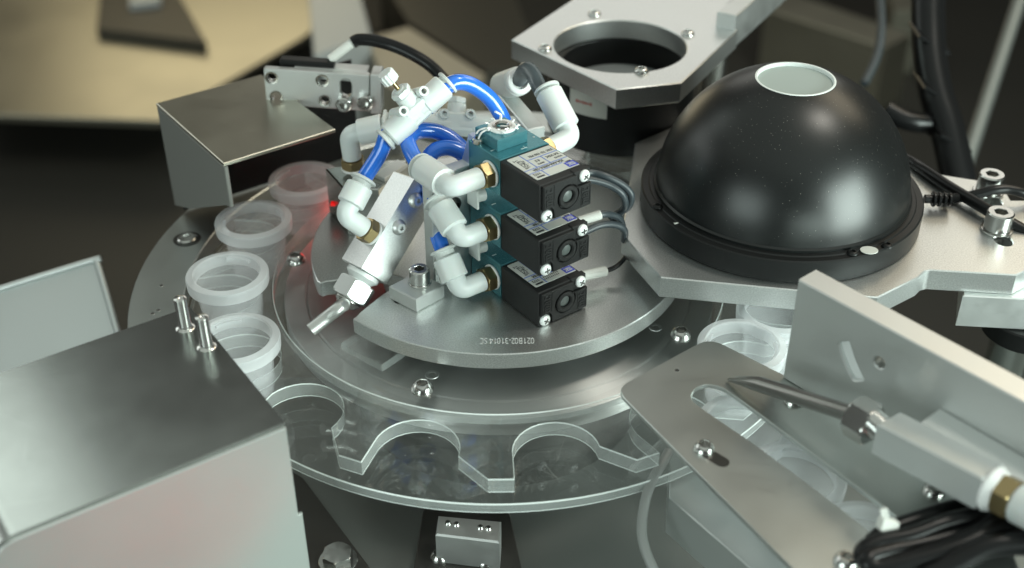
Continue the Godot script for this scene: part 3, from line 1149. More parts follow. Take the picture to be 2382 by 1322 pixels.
func valve_stack() -> void:
	var B := Basis(V(0.8035, 0, -0.5953), V(0, 1, 0), V(0.5953, 0, 0.8035))
	var o := V(14.6, 0.05, 57.2)
	var top := make_valve("topmost solenoid valve of the stack, with teal boss wrapped in white tape", 42.2, B, o, false)
	make_valve("middle solenoid valve of the stack of three", 21.1, B, o, false)
	make_valve("lowest solenoid valve of the stack, standing on the round plate", 0.0, B, o, true)
	# raised port boss of the top valve with tape round its plug
	var s := Shape.new()
	s.prism([W(2.6, -40.4), W(15.2, -40.4), W(15.2, -27.4), W(2.6, -27.4)], 14.1, 18.6, Transform3D.IDENTITY, 0.25)
	obj("port_boss", s, M["teal anodised"], top)
	s = Shape.new()
	s.lathe([W(3.1, 18.5), W(4.9, 18.5), W(5.0, 18.9), W(4.6, 19.4), W(3.6, 19.5), W(3.2, 19.0)], Transform3D(Basis.IDENTITY, V(9.6, 0, -34.4)), 32, true)
	var rng := RandomNumberGenerator.new()
	rng.seed = 4
	for k in 9:
		var a := rng.randf() * TAU
		var c := V(9.6 + sin(a) * 4.4, 19.2, -34.4 + cos(a) * 4.4)
		s.tube([c, c + V(sin(a) * 0.8, 0.5, cos(a) * 0.8), c + V(sin(a + 0.6) * 1.6, rng.randf_range(-0.3, 1.0), cos(a + 0.6) * 1.6)], 0.35, 6, 3)
	var c0 := V(5.2, 19.0, -35.4)
	s.tube([c0, c0 + V(-1.6, 0.5, -0.6), c0 + V(-3.4, -0.2, -1.6), c0 + V(-4.8, -0.9, -1.2)], 0.5, 7, 4, 0.4)
	s.tube([c0 + V(0, 0, 0.6), c0 + V(-1.8, 0.2, 0.3), c0 + V(-3.8, -0.4, 0.2), c0 + V(-5.0, -2.2, 0.2)], 0.45, 7, 4, 0.4)
	var c1 := V(11.8, 19.2, -38.4)
	s.tube([c1, c1 + V(0.6, 1.4, -0.4), c1 + V(-0.4, 2.4, -0.8), c1 + V(-1.6, 3.4, -0.6)], 0.5, 7, 4, 0.6)
	s.tube([V(9.4, 19.0, -34.8), V(10.2, 19.4, -33.0), V(11.4, 19.3, -31.0)], 0.55, 7, 4, 0.6)
	obj("thread_tape", s, M["teflon"], top)
	s = Shape.new()
	s.lathe([W(2.2, 18.3), W(3.5, 18.3), W(3.6, 19.1), W(3.3, 19.7), W(2.5, 19.8), W(2.0, 19.2)], Transform3D(Basis.IDENTITY, V(9.6, 0, -34.4)), 28, true)
	s.cyl(V(9.6, 17.8, -34.4), V(9.6, 18.5, -34.4), 2.3)
	obj("port_plug", s, M["bright steel"], top)
	inst("body_screw", socket_screw(2.2, 1.8, 1.1, false), M["bright steel"], top, Transform3D(Basis.IDENTITY, V(1.6, 14.2, -37.2)))
	# spacer plugs between the valve bodies
	var gs := Shape.new()
	gs.lathe([W(2.6, -3.4), W(2.9, -0.2), W(2.9, 0.0), W(0.01, 0.0), W(0.01, -3.4)], Transform3D(Basis(V(0, 1, 0), V(1, 0, 0), V(0, 0, -1)), V(-0.1, -3.2, -33.0)), 24)
	gs.box(V(-4.0, -3.6, -33.0), V(0.8, 7.4, 6.0), Basis.IDENTITY, 0.15)
	var gm := gs.mesh(Vector3.ZERO, K, 38.0)
	inst("flanged_plug", gm, M["collar plastic"], top, Transform3D.IDENTITY)
	inst("flanged_plug", gm, M["collar plastic"], get_node("solenoid_valve_001"), Transform3D.IDENTITY)
	# mounting plate behind the valves, and the bar on its far side
	var t := thing("valve_bracket", "upright aluminium plate behind the valve stack", "bracket", o, B)
	s = Shape.new()
	s.prism([W(-16, 0.05), W(23, 0.05), W(23, 55), W(4, 55), W(1, 46), W(-16, 46)], -47.0, -41.2, Transform3D(Basis(V(1, 0, 0), V(0, 0, 1), V(0, 1, 0)), Vector3.ZERO), 0.4)
	obj("back_plate", s, M["machined aluminium"], t)
	inst("screw", socket_screw(2.6, 1.8, 1.2, true), M["dark steel"], t, Transform3D(Basis(V(1, 0, 0), V(0, 0, 1), V(0, -1, 0)), V(-6.5, 33.0, -41.2)))
	var a := V(-0.3, 45.8, -43.3)
	var b := V(14.2, 44.0, -8.2)
	s = Shape.new()
	var dir := (b - a).normalized()
	var side := dir.cross(Vector3.UP).normalized()
	s.box((a + b) * 0.5 - V(0, 4, 0), V(7.0, 9.0, a.distance_to(b)), Basis(side, dir.cross(side) * -1.0, -dir).orthonormalized(), 0.4)
	var bar := obj("manifold_bar", s, M["machined aluminium"])
	tag(bar, "aluminium bar behind the white elbow right of the valves", "bar")


func tubes() -> void:
	var B := Basis(V(0.8035, 0, -0.5953), V(0, 1, 0), V(0.5953, 0, 0.8035))
	var n := -B.x
	var back := -B.z
	var g := "white elbow fittings on the valves"
	elbow("white elbow fitting on the topmost valve, turned back towards the blue loops", V(-1.9, 49.1, 34.9), n, back * 19.5 + V(0, -0.5, 0), 16.2, 17.5, g)
	var p := end_point
	var v := end_dir
	hose("blue_tube", "blue tube looping from the top valve elbow, outermost coil", "tube", [p - v * 4.0, p + v * 2.5] + [V(-30.5, 50.7, 19.9), V(-31.2, 51.9, 15.4), V(-29.3, 52.5, 11.4), V(-25.8, 52.3, 9.1), V(-20.7, 50.7, 7.8), V(-15.6, 47.8, 8.6), V(-11.4, 43.9, 11.2), V(-10.0, 40.2, 16.1), V(-13.3, 38.0, 20.0)], 2.9, "blue tubing")
	elbow("white elbow fitting on the middle valve, pointing up and back", V(-1.4, 28.3, 35.6), n, back * 15.5 + V(0, 8.5, 0), 13.5, 14.2, g, 1.2)
	p = end_point
	v = end_dir
	hose("blue_tube", "blue tube rising behind the top elbow into the inner coil", "tube", [p - v * 4.0, p + v * 3.0] + [V(-25.0, 40.3, 20.9), V(-25.1, 43.8, 17.3), V(-22.3, 47.1, 15.1), V(-17.5, 47.6, 13.5), V(-12.7, 45.6, 13.7), V(-10.3, 41.6, 15.2), V(-10.9, 37.1, 17.0)], 2.9, "blue tubing")
	elbow("white elbow fitting on the lowest valve, pointing up and back", V(-1.6, 7.1, 35.3), n, back * 10.5 + V(0, 12.0, 0), 14.5, 12.6, g, 1.2)
	p = end_point
	v = end_dir
	hose("blue_tube", "short blue tube between the middle and lowest white elbows", "tube", [p - v * 4.0, p + v * 3.0] + [V(-22.3, 23.1, 27.8), V(-23.9, 27.9, 20.9), V(-24.4, 32.0, 15.7)], 2.9, "blue tubing")
	hose("blue_tube", "blue tube arching from the flow control down behind the valves", "tube", [V(-18.9, 67.8, 8.2), V(-14.4, 69.4, 6.0), V(-9.3, 67.4, 3.6), V(-3.3, 61.8, 1.5), V(0.8, 55.3, 1.0), V(3.2, 48.6, 0.8), V(3.9, 43.8, 1.6)], 2.9, "blue tubing")
	speed_controller("white flow control with fluted knob above the leaning block", V(-37.7, 54.2, 17.5), V(-18.4, 68.4, 6.6), V(-33.4, 70.8, 13.5) - V(-29.7, 64.7, 12.7), V(-25.2, 71.6, 17.7) - V(-30.4, 65.5, 7.4), true)
	speed_controller("white flow control lying level behind the blue coils", V(-41.3, 42.7, -17.0), V(9.2, 39.4, -17.2), V(-13.6, 53.2, -24.1) - V(-13.1, 47.1, -20.0), V(-20.2, 51.8, -7.5) - V(-22.2, 46.1, -19.3), false)
	elbow("white elbow fitting behind, on the rear block beside the sensor bracket", V(-56.0, 23.2, -15.9), V(-0.05, 1, 0.05), V(-42.9, 38.8, -24.1) - V(-53.9, 35.9, -24.5), 15.0, 14.0, "white elbow fittings behind")
	elbow("white elbow fitting right of the top valve with grey tube", V(14.9, 48.9, 19.9), B.x + V(0, 0.12, 0), V(17.9, 58.2, -3.4) - V(24.9, 48.5, 8.1), 14.5, 19.0, "white elbow fittings on the right")
	hose("grey_tube", "clear grey tube bending from the right elbow to the rear elbow", "tube", [V(20.4, 54.8, 0.2), V(18.2, 57.6, -2.9), V(15.4, 60.0, -9.4), V(13.1, 62.2, -15.8), V(10.9, 62.4, -20.7), V(9.4, 59.5, -23.6), V(8.1, 55.1, -26.7)], 2.9, "grey tubing")
	var f0 := V(1.4, 46.1, -41.1)
	var f1 := V(7.9, 54.9, -26.5)
	var t := thing("port_fitting", "round white fitting end behind the grey tube, left of the camera plate corner", "pipe fitting", f0)
	var s := Shape.new()
	s.cyl(f0, f1, 5.4, 5.6, 0.8, 32)
	s.cyl(f0 + V(0, -14, 0), f0 + V(0, 0, 0), 3.6, -1, 0.4, 24)
	obj("fitting_body", s, M["white plastic"], t)
	s = Shape.new()
	s.lathe([W(3.0, 0), W(5.0, 0), W(5.3, 0.4), W(5.3, 1.4), W(4.9, 1.8), W(3.3, 1.8)], Shape.along(f1, f1 + (f1 - f0)), 32, true)
	obj("release_collar", s, M["teflon"], t)
	hose("valve_cable", "grey cable leaving the top valve, upper of its pair", "cable", [V(31.2, 41.6, 21.2), V(34.0, 41.0, 20.4), V(38.9, 39.9, 21.2), V(44.8, 36.4, 21.1), V(47.8, 32.5, 21.4), V(47.2, 27.2, 20.1), V(44.2, 23.0, 18.1), V(42.1, 18.0, 16.7)], 1.3, "cable grey", "grey valve cables")
	hose("valve_cable", "grey cable leaving the top valve, lower of its pair", "cable", [V(31.1, 40.4, 24.5), V(33.6, 39.9, 23.6), V(39.3, 37.6, 22.7), V(44.1, 34.1, 22.7), V(45.9, 28.9, 21.4), V(44.9, 23.7, 17.7), V(41.4, 19.4, 14.6)], 1.3, "cable grey", "grey valve cables")
	hose("valve_cable", "grey cable with white sleeve leaving the middle valve", "cable", [V(29.6, 25.4, 27.4), V(36.5, 26.8, 25.3), V(41.0, 24.7, 21.8), V(44.5, 21.3, 19.3), V(46.3, 14.9, 16.4)], 1.3, "cable grey", "grey valve cables")
	hose("valve_cable", "bare grey cable leaving the middle valve under the sleeved one", "cable", [V(29.4, 22.6, 31.7), V(36.5, 23.6, 27.4), V(42.2, 21.7, 23.8), V(46.0, 18.1, 21.5), V(46.6, 11.7, 18.6)], 1.3, "cable grey", "grey valve cables")
	hose("valve_cable", "thin black cable from the numbered sleeve of the lowest valve", "cable", [V(28.5, 3.9, 31.1), V(38.9, 4.0, 27.4), V(42.9, 4.6, 25.8), V(45.8, 5.4, 22.9), V(48.2, 5.6, 17.9)], 0.9, "cable black", "grey valve cables")
	s = Shape.new()
	s.cyl(V(28.8, 25.3, 27.5), V(37.0, 26.9, 25.2), 1.75, -1, 0.3, 18)
	var sl := obj("cable_sleeve", s, M["sleeve white"])
	tag(sl, "blank white sleeve on the middle valve cable", "cable sleeve")
	var a := V(30.2, 5.3, 32.6)
	var b := V(39.6, 4.7, 28.2)
	s = Shape.new()
	s.cyl(a, b, 1.9, -1, 0.3, 18)
	sl = obj("cable_sleeve", s, M["sleeve white"])
	tag(sl, "white cable sleeve marked EL7 on the lowest valve cable", "cable sleeve")
	s = Shape.new()
	var ax := (b - a).normalized()
	var up := V(0, 0.56, 0.83)
	up = (up - ax * up.dot(ax)).normalized()
	letters(s, "EL7", 2.0, Transform3D(Basis(-ax, -up.cross(-ax).cross(-ax) * -1.0, up), (a + b) * 0.5 + up * 1.86), 0.12, 5.0)
	obj("sleeve_print", s, M["ink"], sl)


func angled_nozzle() -> void:
	var d := V(-0.5, -0.656, 0.569).normalized()
	var t_ := V(0.62, -0.725, -0.287).normalized()
	var e := d.cross(t_).normalized() * -1.0
	t_ = e.cross(d).normalized()
	if t_.x < 0.0:
		t_ = -t_
	var p := V(-48.6, 12.0, 37.7)
	var t := thing("nozzle_block", "leaning aluminium nozzle block with two button screws, left of the valves", "nozzle block", p)
	var s := Shape.new()
	var c := p - d * 19.0 + t_ * 6.5 + e * 7.0
	s.box(c, V(13.0, 38.0, 14.0), Basis(t_, d, t_.cross(d)).orthonormalized(), 0.4)
	obj("block", s, M["blasted aluminium"], t)
	for q in [[-20.0, 4.9], [-31.5, 5.2]]:
		var w: Vector3 = p + d * q[0] + t_ * q[1]
		inst("button_screw", socket_screw(2.9, 1.9, 0.9, true), M["machined aluminium"], t, Shape.along(w, w - e))
	var ce := p + t_ * 6.5 + e * 6.5
	s = Shape.new()
	s.lathe([W(3.5, 0), W(6.2, 0.1), W(6.5, 1.6), W(4.6, 3.4), W(4.6, 4.2), W(0.01, 4.2)], Shape.along(ce, ce + d), 32)
	obj("shoulder", s, M["zinc"], t)
	s = Shape.new()
	hexnut(s, Shape.along(ce + d * 3.8, ce + d * 10.6, V(0.3, 0.2, 1.0)), 7.4, 7.2)
	obj("hex_nut", s, M["machined aluminium"], t)
	s = Shape.new()
	s.lathe([W(5.0, 0), W(5.2, 0.9), W(3.6, 2.8), W(2.4, 3.4), W(0.01, 3.4)], Shape.along(ce + d * 11.0, ce + d * 14.0), 28)
	obj("ferrule", s, M["bright steel"], t)
	s = Shape.new()
	var u := V(-11.7, -5.6, 8.6).normalized()
	var q0 := ce + d * 11.5
	s.tube([q0 - d * 1.5, q0, q0 + d * 1.5 + u * 1.0, V(-54.1, 6.4, 52.4), V(-59.4, 3.4, 55.4), V(-64.7, 0.6, 58.8)], 2.35, 20, 5)
	obj("nozzle_tube", s, M["rod steel"], t)
	# elbow on its upper left face
	var base := V(-44.7, 19.7, 26.7)
	elbow("white elbow fitting on the leaning nozzle block, pointing up", base, -t_, -d * 16.5 + e * 1.6, 14.5, 12.0, "white elbow fittings on nozzle blocks", 0.8)
	hose("blue_tube", "straight blue tube between the leaning elbow and the flow control", "tube", [end_point - end_dir * 4.0, end_point + end_dir * 2.0] + [V(-41.1, 48.4, 19.0), V(-38.9, 53.7, 17.9), V(-37.7, 55.2, 16.8)], 2.9, "blue tubing")
	# twin block behind
	t = thing("rear_block", "aluminium block behind the leaning nozzle block, under a brass fitting", "block", V(-60, 0, -12))
	s = Shape.new()
	s.prism([W(-67.7, -20.0), W(-43.4, -26.9), W(-35.7, -26.9), W(-41.0, -12.0), W(-45.5, -3.7), W(-58.6, -3.8)], 0.0, 21.0, Transform3D.IDENTITY, 0.5)
	obj("block", s, M["sheet steel"], t)
	s = Shape.new()
	s.prism([W(-48.6, -12.9), W(-39.6, -23.9), W(-35.5, -20.4), W(-43.4, -8.4)], 21.0, 23.0, Transform3D.IDENTITY, 0.3)
	obj("clamp_strip", s, M["machined aluminium"], t)
	# sensor arm
	var p1 := V(-94.3, 48.6, -52.5)
	var p2 := V(-51.8, 46.2, -50.9)
	var bx := (p2 - p1).normalized()
	var SB := Basis(bx, Vector3.UP, bx.cross(Vector3.UP)).orthonormalized()
	var L := p1.distance_to(p2)
	t = thing("sensor_bracket", "aluminium sensor bracket with drilled holes and black sensor on top", "sensor bracket", p1, SB)
	var FX := Transform3D(Basis(V(1, 0, 0), V(0, 0, 1), V(0, 1, 0)), Vector3.ZERO)
	s = Shape.new()
	var hl := []
	for h in [[3.2, -3.8], [23.6, -3.6], [4.6, -12.0], [24.3, -12.4]]:
		hl.append(ring2(W(h[0], h[1]), 1.9, 20))
	hl.append(slot2(W(33.0, -4.6), W(33.0, -8.0), 2.3))
	s.prism(rounded([W(0, 0), W(L, 0), W(L, -16.0), W(0.4, -15.6)], 0.8, 3), -3.4, 0.0, FX, 0.35, hl)
	obj("drilled_plate", s, M["machined aluminium"], t)
	s = Shape.new()
	s.box(V(L + 2.6, -8.0, -4.0), V(4.2, 17.5, 9.0), Basis.IDENTITY, 0.4)
	s.box(V(L * 0.62, -2.6, -7.2), V(L * 0.7, 4.8, 7.0), Basis.IDENTITY, 0.4)
	obj("arm_block", s, M["machined aluminium"], t)
	for h in [[3.2, -3.8], [23.6, -3.6], [4.6, -12.0], [24.3, -12.4]]:
		s = Shape.new()
		s.lathe([W(1.85, -2.0), W(2.5, 0.05), W(2.7, 0.12), W(1.95, 0.0)], Transform3D(FX.basis, V(h[0], h[1], 0.0)), 24, true)
		obj("countersink", s, M["bright steel"], t)
	for h in [[32.4, -12.4], [41.0, -11.0]]:
		inst("cap_screw", socket_screw(3.2, 3.4, 1.5, false), M["screw steel"], t, Transform3D(Basis(V(1, 0, 0), V(0, 0, 1), V(0, -1, 0)), V(h[0], h[1], 0.0)))
	s = Shape.new()
	s.box(V(16.5, -0.6, -7.8), V(22.0, 5.0, 5.0), Basis.IDENTITY, 0.5)
	obj("sensor", s, M["black satin"], t)
	s = Shape.new()
	s.cyl(V(-68.7, 48.9, -60.0), V(-58.9, 55.0, -64.1), 1.9, -1, 0.4, 18)
	sl_tag(obj("cable_sleeve", s, M["sleeve white"]), "plain white sleeve on the sensor bracket cable", "cable sleeve")
	hose("sensor_cable", "black sleeved cable arching from the sensor bracket to the flow control", "cable", [V(-59.3, 54.7, -63.9), V(-56.6, 55.8, -64.6), V(-50.5, 55.4, -64.3), V(-42.7, 53.6, -63.2), V(-34.8, 51.1, -60.3), V(-27.9, 47.5, -57.8), V(-22.6, 43.6, -53.9), V(-18.3, 38.9, -50.7)], 2.5, "cable black")


func sl_tag(o: Node3D, label: String, cat: String) -> void:
	tag(o, label, cat)


func camera_mount() -> void:
	var t := thing("camera_plate", "angular aluminium plate with a large round hole, over the black cylinder", "plate", V(52, 32, -93))
	var c := W(52.0, -93.0)
	var q := [W(5.2, -99.6), W(47.2, -48.7), W(74.0, -55.1), W(105.4, -109.6), W(102.4, -134.0), W(125.6, -180.1), W(134.8, -324.8), W(84.1, -325.2), W(33.4, -146.3)]
	var s := Shape.new()
	s.prism(q, 32.0, 41.0, Transform3D.IDENTITY, 0.4, [ring2(c, 28.6, 64)])
	obj("plate", s, M["blasted aluminium"], t)
	for k in [V(43.0, 41.0, -128.1), V(82.7, 41.0, -104.9), V(19.6, 41.0, -88.8), V(58.8, 41.0, -65.6)]:
		inst("screw", socket_screw(3.0, 1.8, 1.4, true), M["screw steel"], t, Transform3D(Basis.IDENTITY, k))
	var cc := V(53.4, 0, -94.0)
	var cy := thing("ring_light", "black cylindrical light housing under the plate with the round hole", "light housing", cc + V(0, 3, 0))
	s = Shape.new()
	s.lathe([W(26.5, 3), W(31.6, 3), W(32.0, 3.6), W(32.0, 31.6), W(29.5, 31.95), W(26.5, 31.9), W(26.3, 20)], Transform3D(Basis.IDENTITY, cc), 72, true)
	obj("housing", s, M["black satin"], cy)
	s = Shape.new()
	s.lathe([W(12.0, 17), W(26.4, 17), W(26.4, 20), W(25.5, 20.6), W(13.0, 20.0), W(12.0, 19.4)], Transform3D(Basis.IDENTITY, cc), 56, true)
	obj("inner_ring", s, M["grey plastic"], cy)
	# label wrapped round the housing
	s = Shape.new()
	var R := 32.15
	var a0 := deg_to_rad(-47.0)
	for k in 10:
		var a := a0 + deg_to_rad(3.2) * k
		var b := a0 + deg_to_rad(3.2) * (k + 1)
		s.quad(cc + V(sin(a) * R, 31, cos(a) * R), cc + V(sin(b) * R, 31, cos(b) * R), cc + V(sin(b) * R, 20.5, cos(b) * R), cc + V(sin(a) * R, 20.5, cos(a) * R))
	var lb := obj("maker_label", s, M["label white"], cy)
	var am := a0 + deg_to_rad(13.0)
	s = Shape.new()
	for k in 7:
		var ak := am + (k - 3) * 0.036
		s.box(cc + V(sin(ak) * (R + 0.05), 26.2, cos(ak) * (R + 0.05)), V(0.8, 1.3 - 0.25 * (k % 3), 0.1), Basis(Vector3.UP, ak), 0.0)
	obj("red_print", s, M["red ink"], lb)
	# bar clamped on the far right of the plate
	s = Shape.new()
	var p := V(100.1, 46.0, -111.2)
	var p2 := V(139.4, 46.0, -178.1)
	var d := (p2 - p).normalized()
	s.box((p + p2) * 0.5 - V(0, 6, 0), V(9, 16, p.distance_to(p2)), Basis(d.cross(Vector3.UP) * -1.0, Vector3.UP, -d).orthonormalized(), 0.5)
	tag(obj("clamp_bar", s, M["machined aluminium"]), "grey clamp bar along the far right edge of the camera plate", "bar")
	t = thing("support_rod", "bright round steel rod under the camera plate, behind the dome", "rod", V(103.7, -4.5, -144.6) * V(1, 0, 1) + V(0, -500, 0))
	s = Shape.new()
	var rp: Vector3 = V(102.9, 4.6, -144.7)
	s.cyl(V(rp.x, -500, rp.z), V(rp.x, 32, rp.z), 6.0, -1, 0.3, 36)
	obj("rod", s, M["bright steel"], t)


func dome_light() -> void:
	var c := V(106.5, 0, -1.5)
	var t := thing("dome_plate", "thick notched aluminium plate carrying the black dome", "plate", V(106, 5.5, 0))
	var s := Shape.new()
	var q := [W(56.8, -54.5), W(45.7, 17.9), W(57.0, 46.3), W(100.7, 54.1), W(129.6, 58.9), W(147.1, 46.4), W(149.9, 43.1), W(152.4, 42.1), W(181.5, 45.4), W(188.5, 40.6), W(231.7, 45.6), W(254.1, -4.7), W(197.2, -6.2), W(197.9, -19.0), W(178.0, -26.0), W(132.7, -54.9), W(81.2, -75.1)]
	var sl := slot2(W(184.2, 18.5), W(184.6, 23.5), 3.0)
	var sl2 := slot2(W(190.0, -10.0), W(190.2, -5.0), 3.0)
	s.prism(q, 5.5, 14.0, Transform3D.IDENTITY, 0.4, [sl, sl2])
	obj("plate", s, M["blasted aluminium"], t)
	for k in [V(184.2, 14.0, 16.0), V(190.4, 14.0, -12.5)]:
		var w := Shape.new()
		w.cyl(k, k + V(0, 1.0, 0), 5.9, -1, 0.2, 32)
		obj("washer", w, M["screw steel"], t)
		inst("cap_screw", socket_screw(4.9, 7.2, 2.5, false), M["screw steel"], t, Transform3D(Basis.IDENTITY, k + V(0, 1.0, 0)))
	s = Shape.new()
	s.prism([W(164.5, 45.6), W(190.9, 48.3), W(205.3, 8.7), W(177.6, 8.5)], -8.0, 5.4, Transform3D.IDENTITY, 0.4)
	obj("spacer_block", s, M["machined aluminium"], t)
	t = thing("support_column", "brushed round steel column under the right end of the dome plate", "column", V(195.4, -32.6, 31.8) * V(1, 0, 1) + V(0, -500, 0))
	s = Shape.new()
	var rp: Vector3 = V(193.3, -27.7, 38.1)
	s.cyl(V(rp.x, -500, rp.z), V(rp.x, -16, rp.z), 10.5, -1, 0.3, 40)
	obj("column", s, M["sheet steel"], t)
	s = Shape.new()
	s.cyl(V(rp.x, -16, rp.z), V(rp.x, -8.2, rp.z), 15.0, -1, 0.6, 40)
	obj("collar", s, M["black satin"], t)
	# the dome
	t = thing("dome_light", "large satin black dome light with a pale round window on top", "dome light", c + V(0, 14, 0))
	s = Shape.new()
	s.lathe([W(40, 14.0), W(51.7, 14.0), W(52.3, 14.5), W(52.3, 22.6), W(51.8, 23.1), W(49.6, 23.2), W(49.2, 23.6), W(46.9, 23.7), W(40, 23.6)], Transform3D(Basis.IDENTITY, c), 128, true)
	obj("flange", s, M["black satin"], t)
	s = Shape.new()
	var prof := [W(44.0, 23.5), W(47.6, 23.6), W(47.7, 24.6), W(47.0, 25.2)]
	for k in 25:
		var a := asin(2.9 / 47.0) + (acos(14.4 / 47.0) - asin(2.9 / 47.0)) * k / 24.0
		prof.append(W(47.0 * cos(a), 22.3 + 47.0 * sin(a)))
	prof.append(W(13.9, 67.0))
	prof.append(W(13.7, 64.6))
	prof.append(W(30.0, 55.0))
	prof.append(W(43.0, 30.0))
	s.lathe(prof, Transform3D(Basis.IDENTITY, c), 128, true)
	obj("dome_shell", s, M["dome paint"], t)
	s = Shape.new()
	s.lathe([W(13.3, 65.0), W(14.25, 65.0), W(14.25, 67.25), W(13.6, 67.3), W(13.3, 66.9)], Transform3D(Basis.IDENTITY, c), 72, true)
	obj("window_edge", s, M["diffuser edge"], t)
	s = Shape.new()
	s.cyl(c + V(0, 64.6, 0), c + V(0, 66.0, 0), 13.6, -1, 0.1, 72)
	obj("window_disc", s, M["diffuser"], t)
	for k in [V(58.6, 23.4, 13.9), V(122.6, 23.4, 45.6), V(135.8, 23.4, 41.0)]:
		inst("flange_screw", socket_screw(2.0, 0.9, 1.0, true), M["black satin"], t, Transform3D(Basis.IDENTITY, k))
	s = Shape.new()
	var wl := V(128.7, 23.5, 44.2)
	s.lathe([W(0.01, 0), W(2.7, 0), W(2.7, 0.25), W(0.01, 0.25)], Transform3D(Basis(Vector3.UP, 0.3).scaled(V(1.15, 1, 0.9)), wl), 20)
	obj("white_dot_label", s, M["label white"], t)
	s = Shape.new()
	var pc := V(64.6, 23.2, 25.1)
	s.box(pc, V(2.6, 0.3, 0.9), Basis(Vector3.UP, 0.4), 0.1)
	obj("paint_chip", s, M["label white"], t)
	# dust specks
	var rng := RandomNumberGenerator.new()
	rng.seed = 12
	s = Shape.new()
	for k in 560:
		var a := rng.randf_range(0.1, 1.25)
		var f := rng.randf_range(-2.2, 2.2)
		var r := 47.02
		var n := V(cos(a) * sin(f), sin(a), cos(a) * cos(f))
		var w := rng.randf_range(0.05, 0.13)
		var x := n.cross(V(0.3, 0.9, 0.2)).normalized()
		var y := n.cross(x)
		var o := c + V(0, 22.3, 0) + n * r
		s.tri(o - x * w, o + y * w * 1.6, o + x * w)
	var du := obj("dust_specks", s, M["dust speck"], t)
	du.set_meta("kind", "stuff")
	# strain relief and cables
	var cp := [V(161.5, 18.0, -0.5), V(164.4, 18.0, -0.5), V(170.3, 18.0, -0.1)]
	s = Shape.new()
	var ax: Vector3 = (cp[2] - cp[1]).normalized()
	s.cyl(cp[0], cp[2], 1.7, 1.4)
	for k in 4:
		s.cyl(cp[1] + ax * (k * 2.0), cp[1] + ax * (k * 2.0 + 1.2), 3.0 - k * 0.15, -1, 0.3, 20)
	obj("strain_relief", s, M["cable black"], t)
	hose("dome_cable", "black cable leaving the strain relief of the dome light", "cable", [V(169.7, 15.4, -4.5), V(175.1, 16.4, -3.9), V(180.8, 17.7, -3.6), V(188.2, 19.8, -3.8), V(193.9, 20.0, -4.0), V(200.0, 18.8, -3.2), V(207.1, 15.1, -3.1)], 1.9, "cable black")
	hose("loose_cable", "black cable crossing over the dome plate towards lower right", "cable", [V(164.5, 15.4, -37.1), V(167.1, 15.6, -32.4), V(169.2, 16.3, -25.7), V(173.8, 16.6, -13.8), V(179.3, 17.6, 0.1), V(185.8, 17.0, 10.2), V(196.9, 13.1, 17.6)], 2.3, "cable black")


func plate_on(n0: Vector3, dir: Vector3, q: Array, thick: float, s: Shape, holes := []) -> void:
	# an upright plate: q gives (distance along dir, height), thickness behind its face
	var face := dir.cross(Vector3.UP).normalized()
	var T := Transform3D(Basis(dir, face, Vector3.UP), V(n0.x, 0, n0.z))
	s.prism(q, -thick, 0.0, T, 0.4, holes)


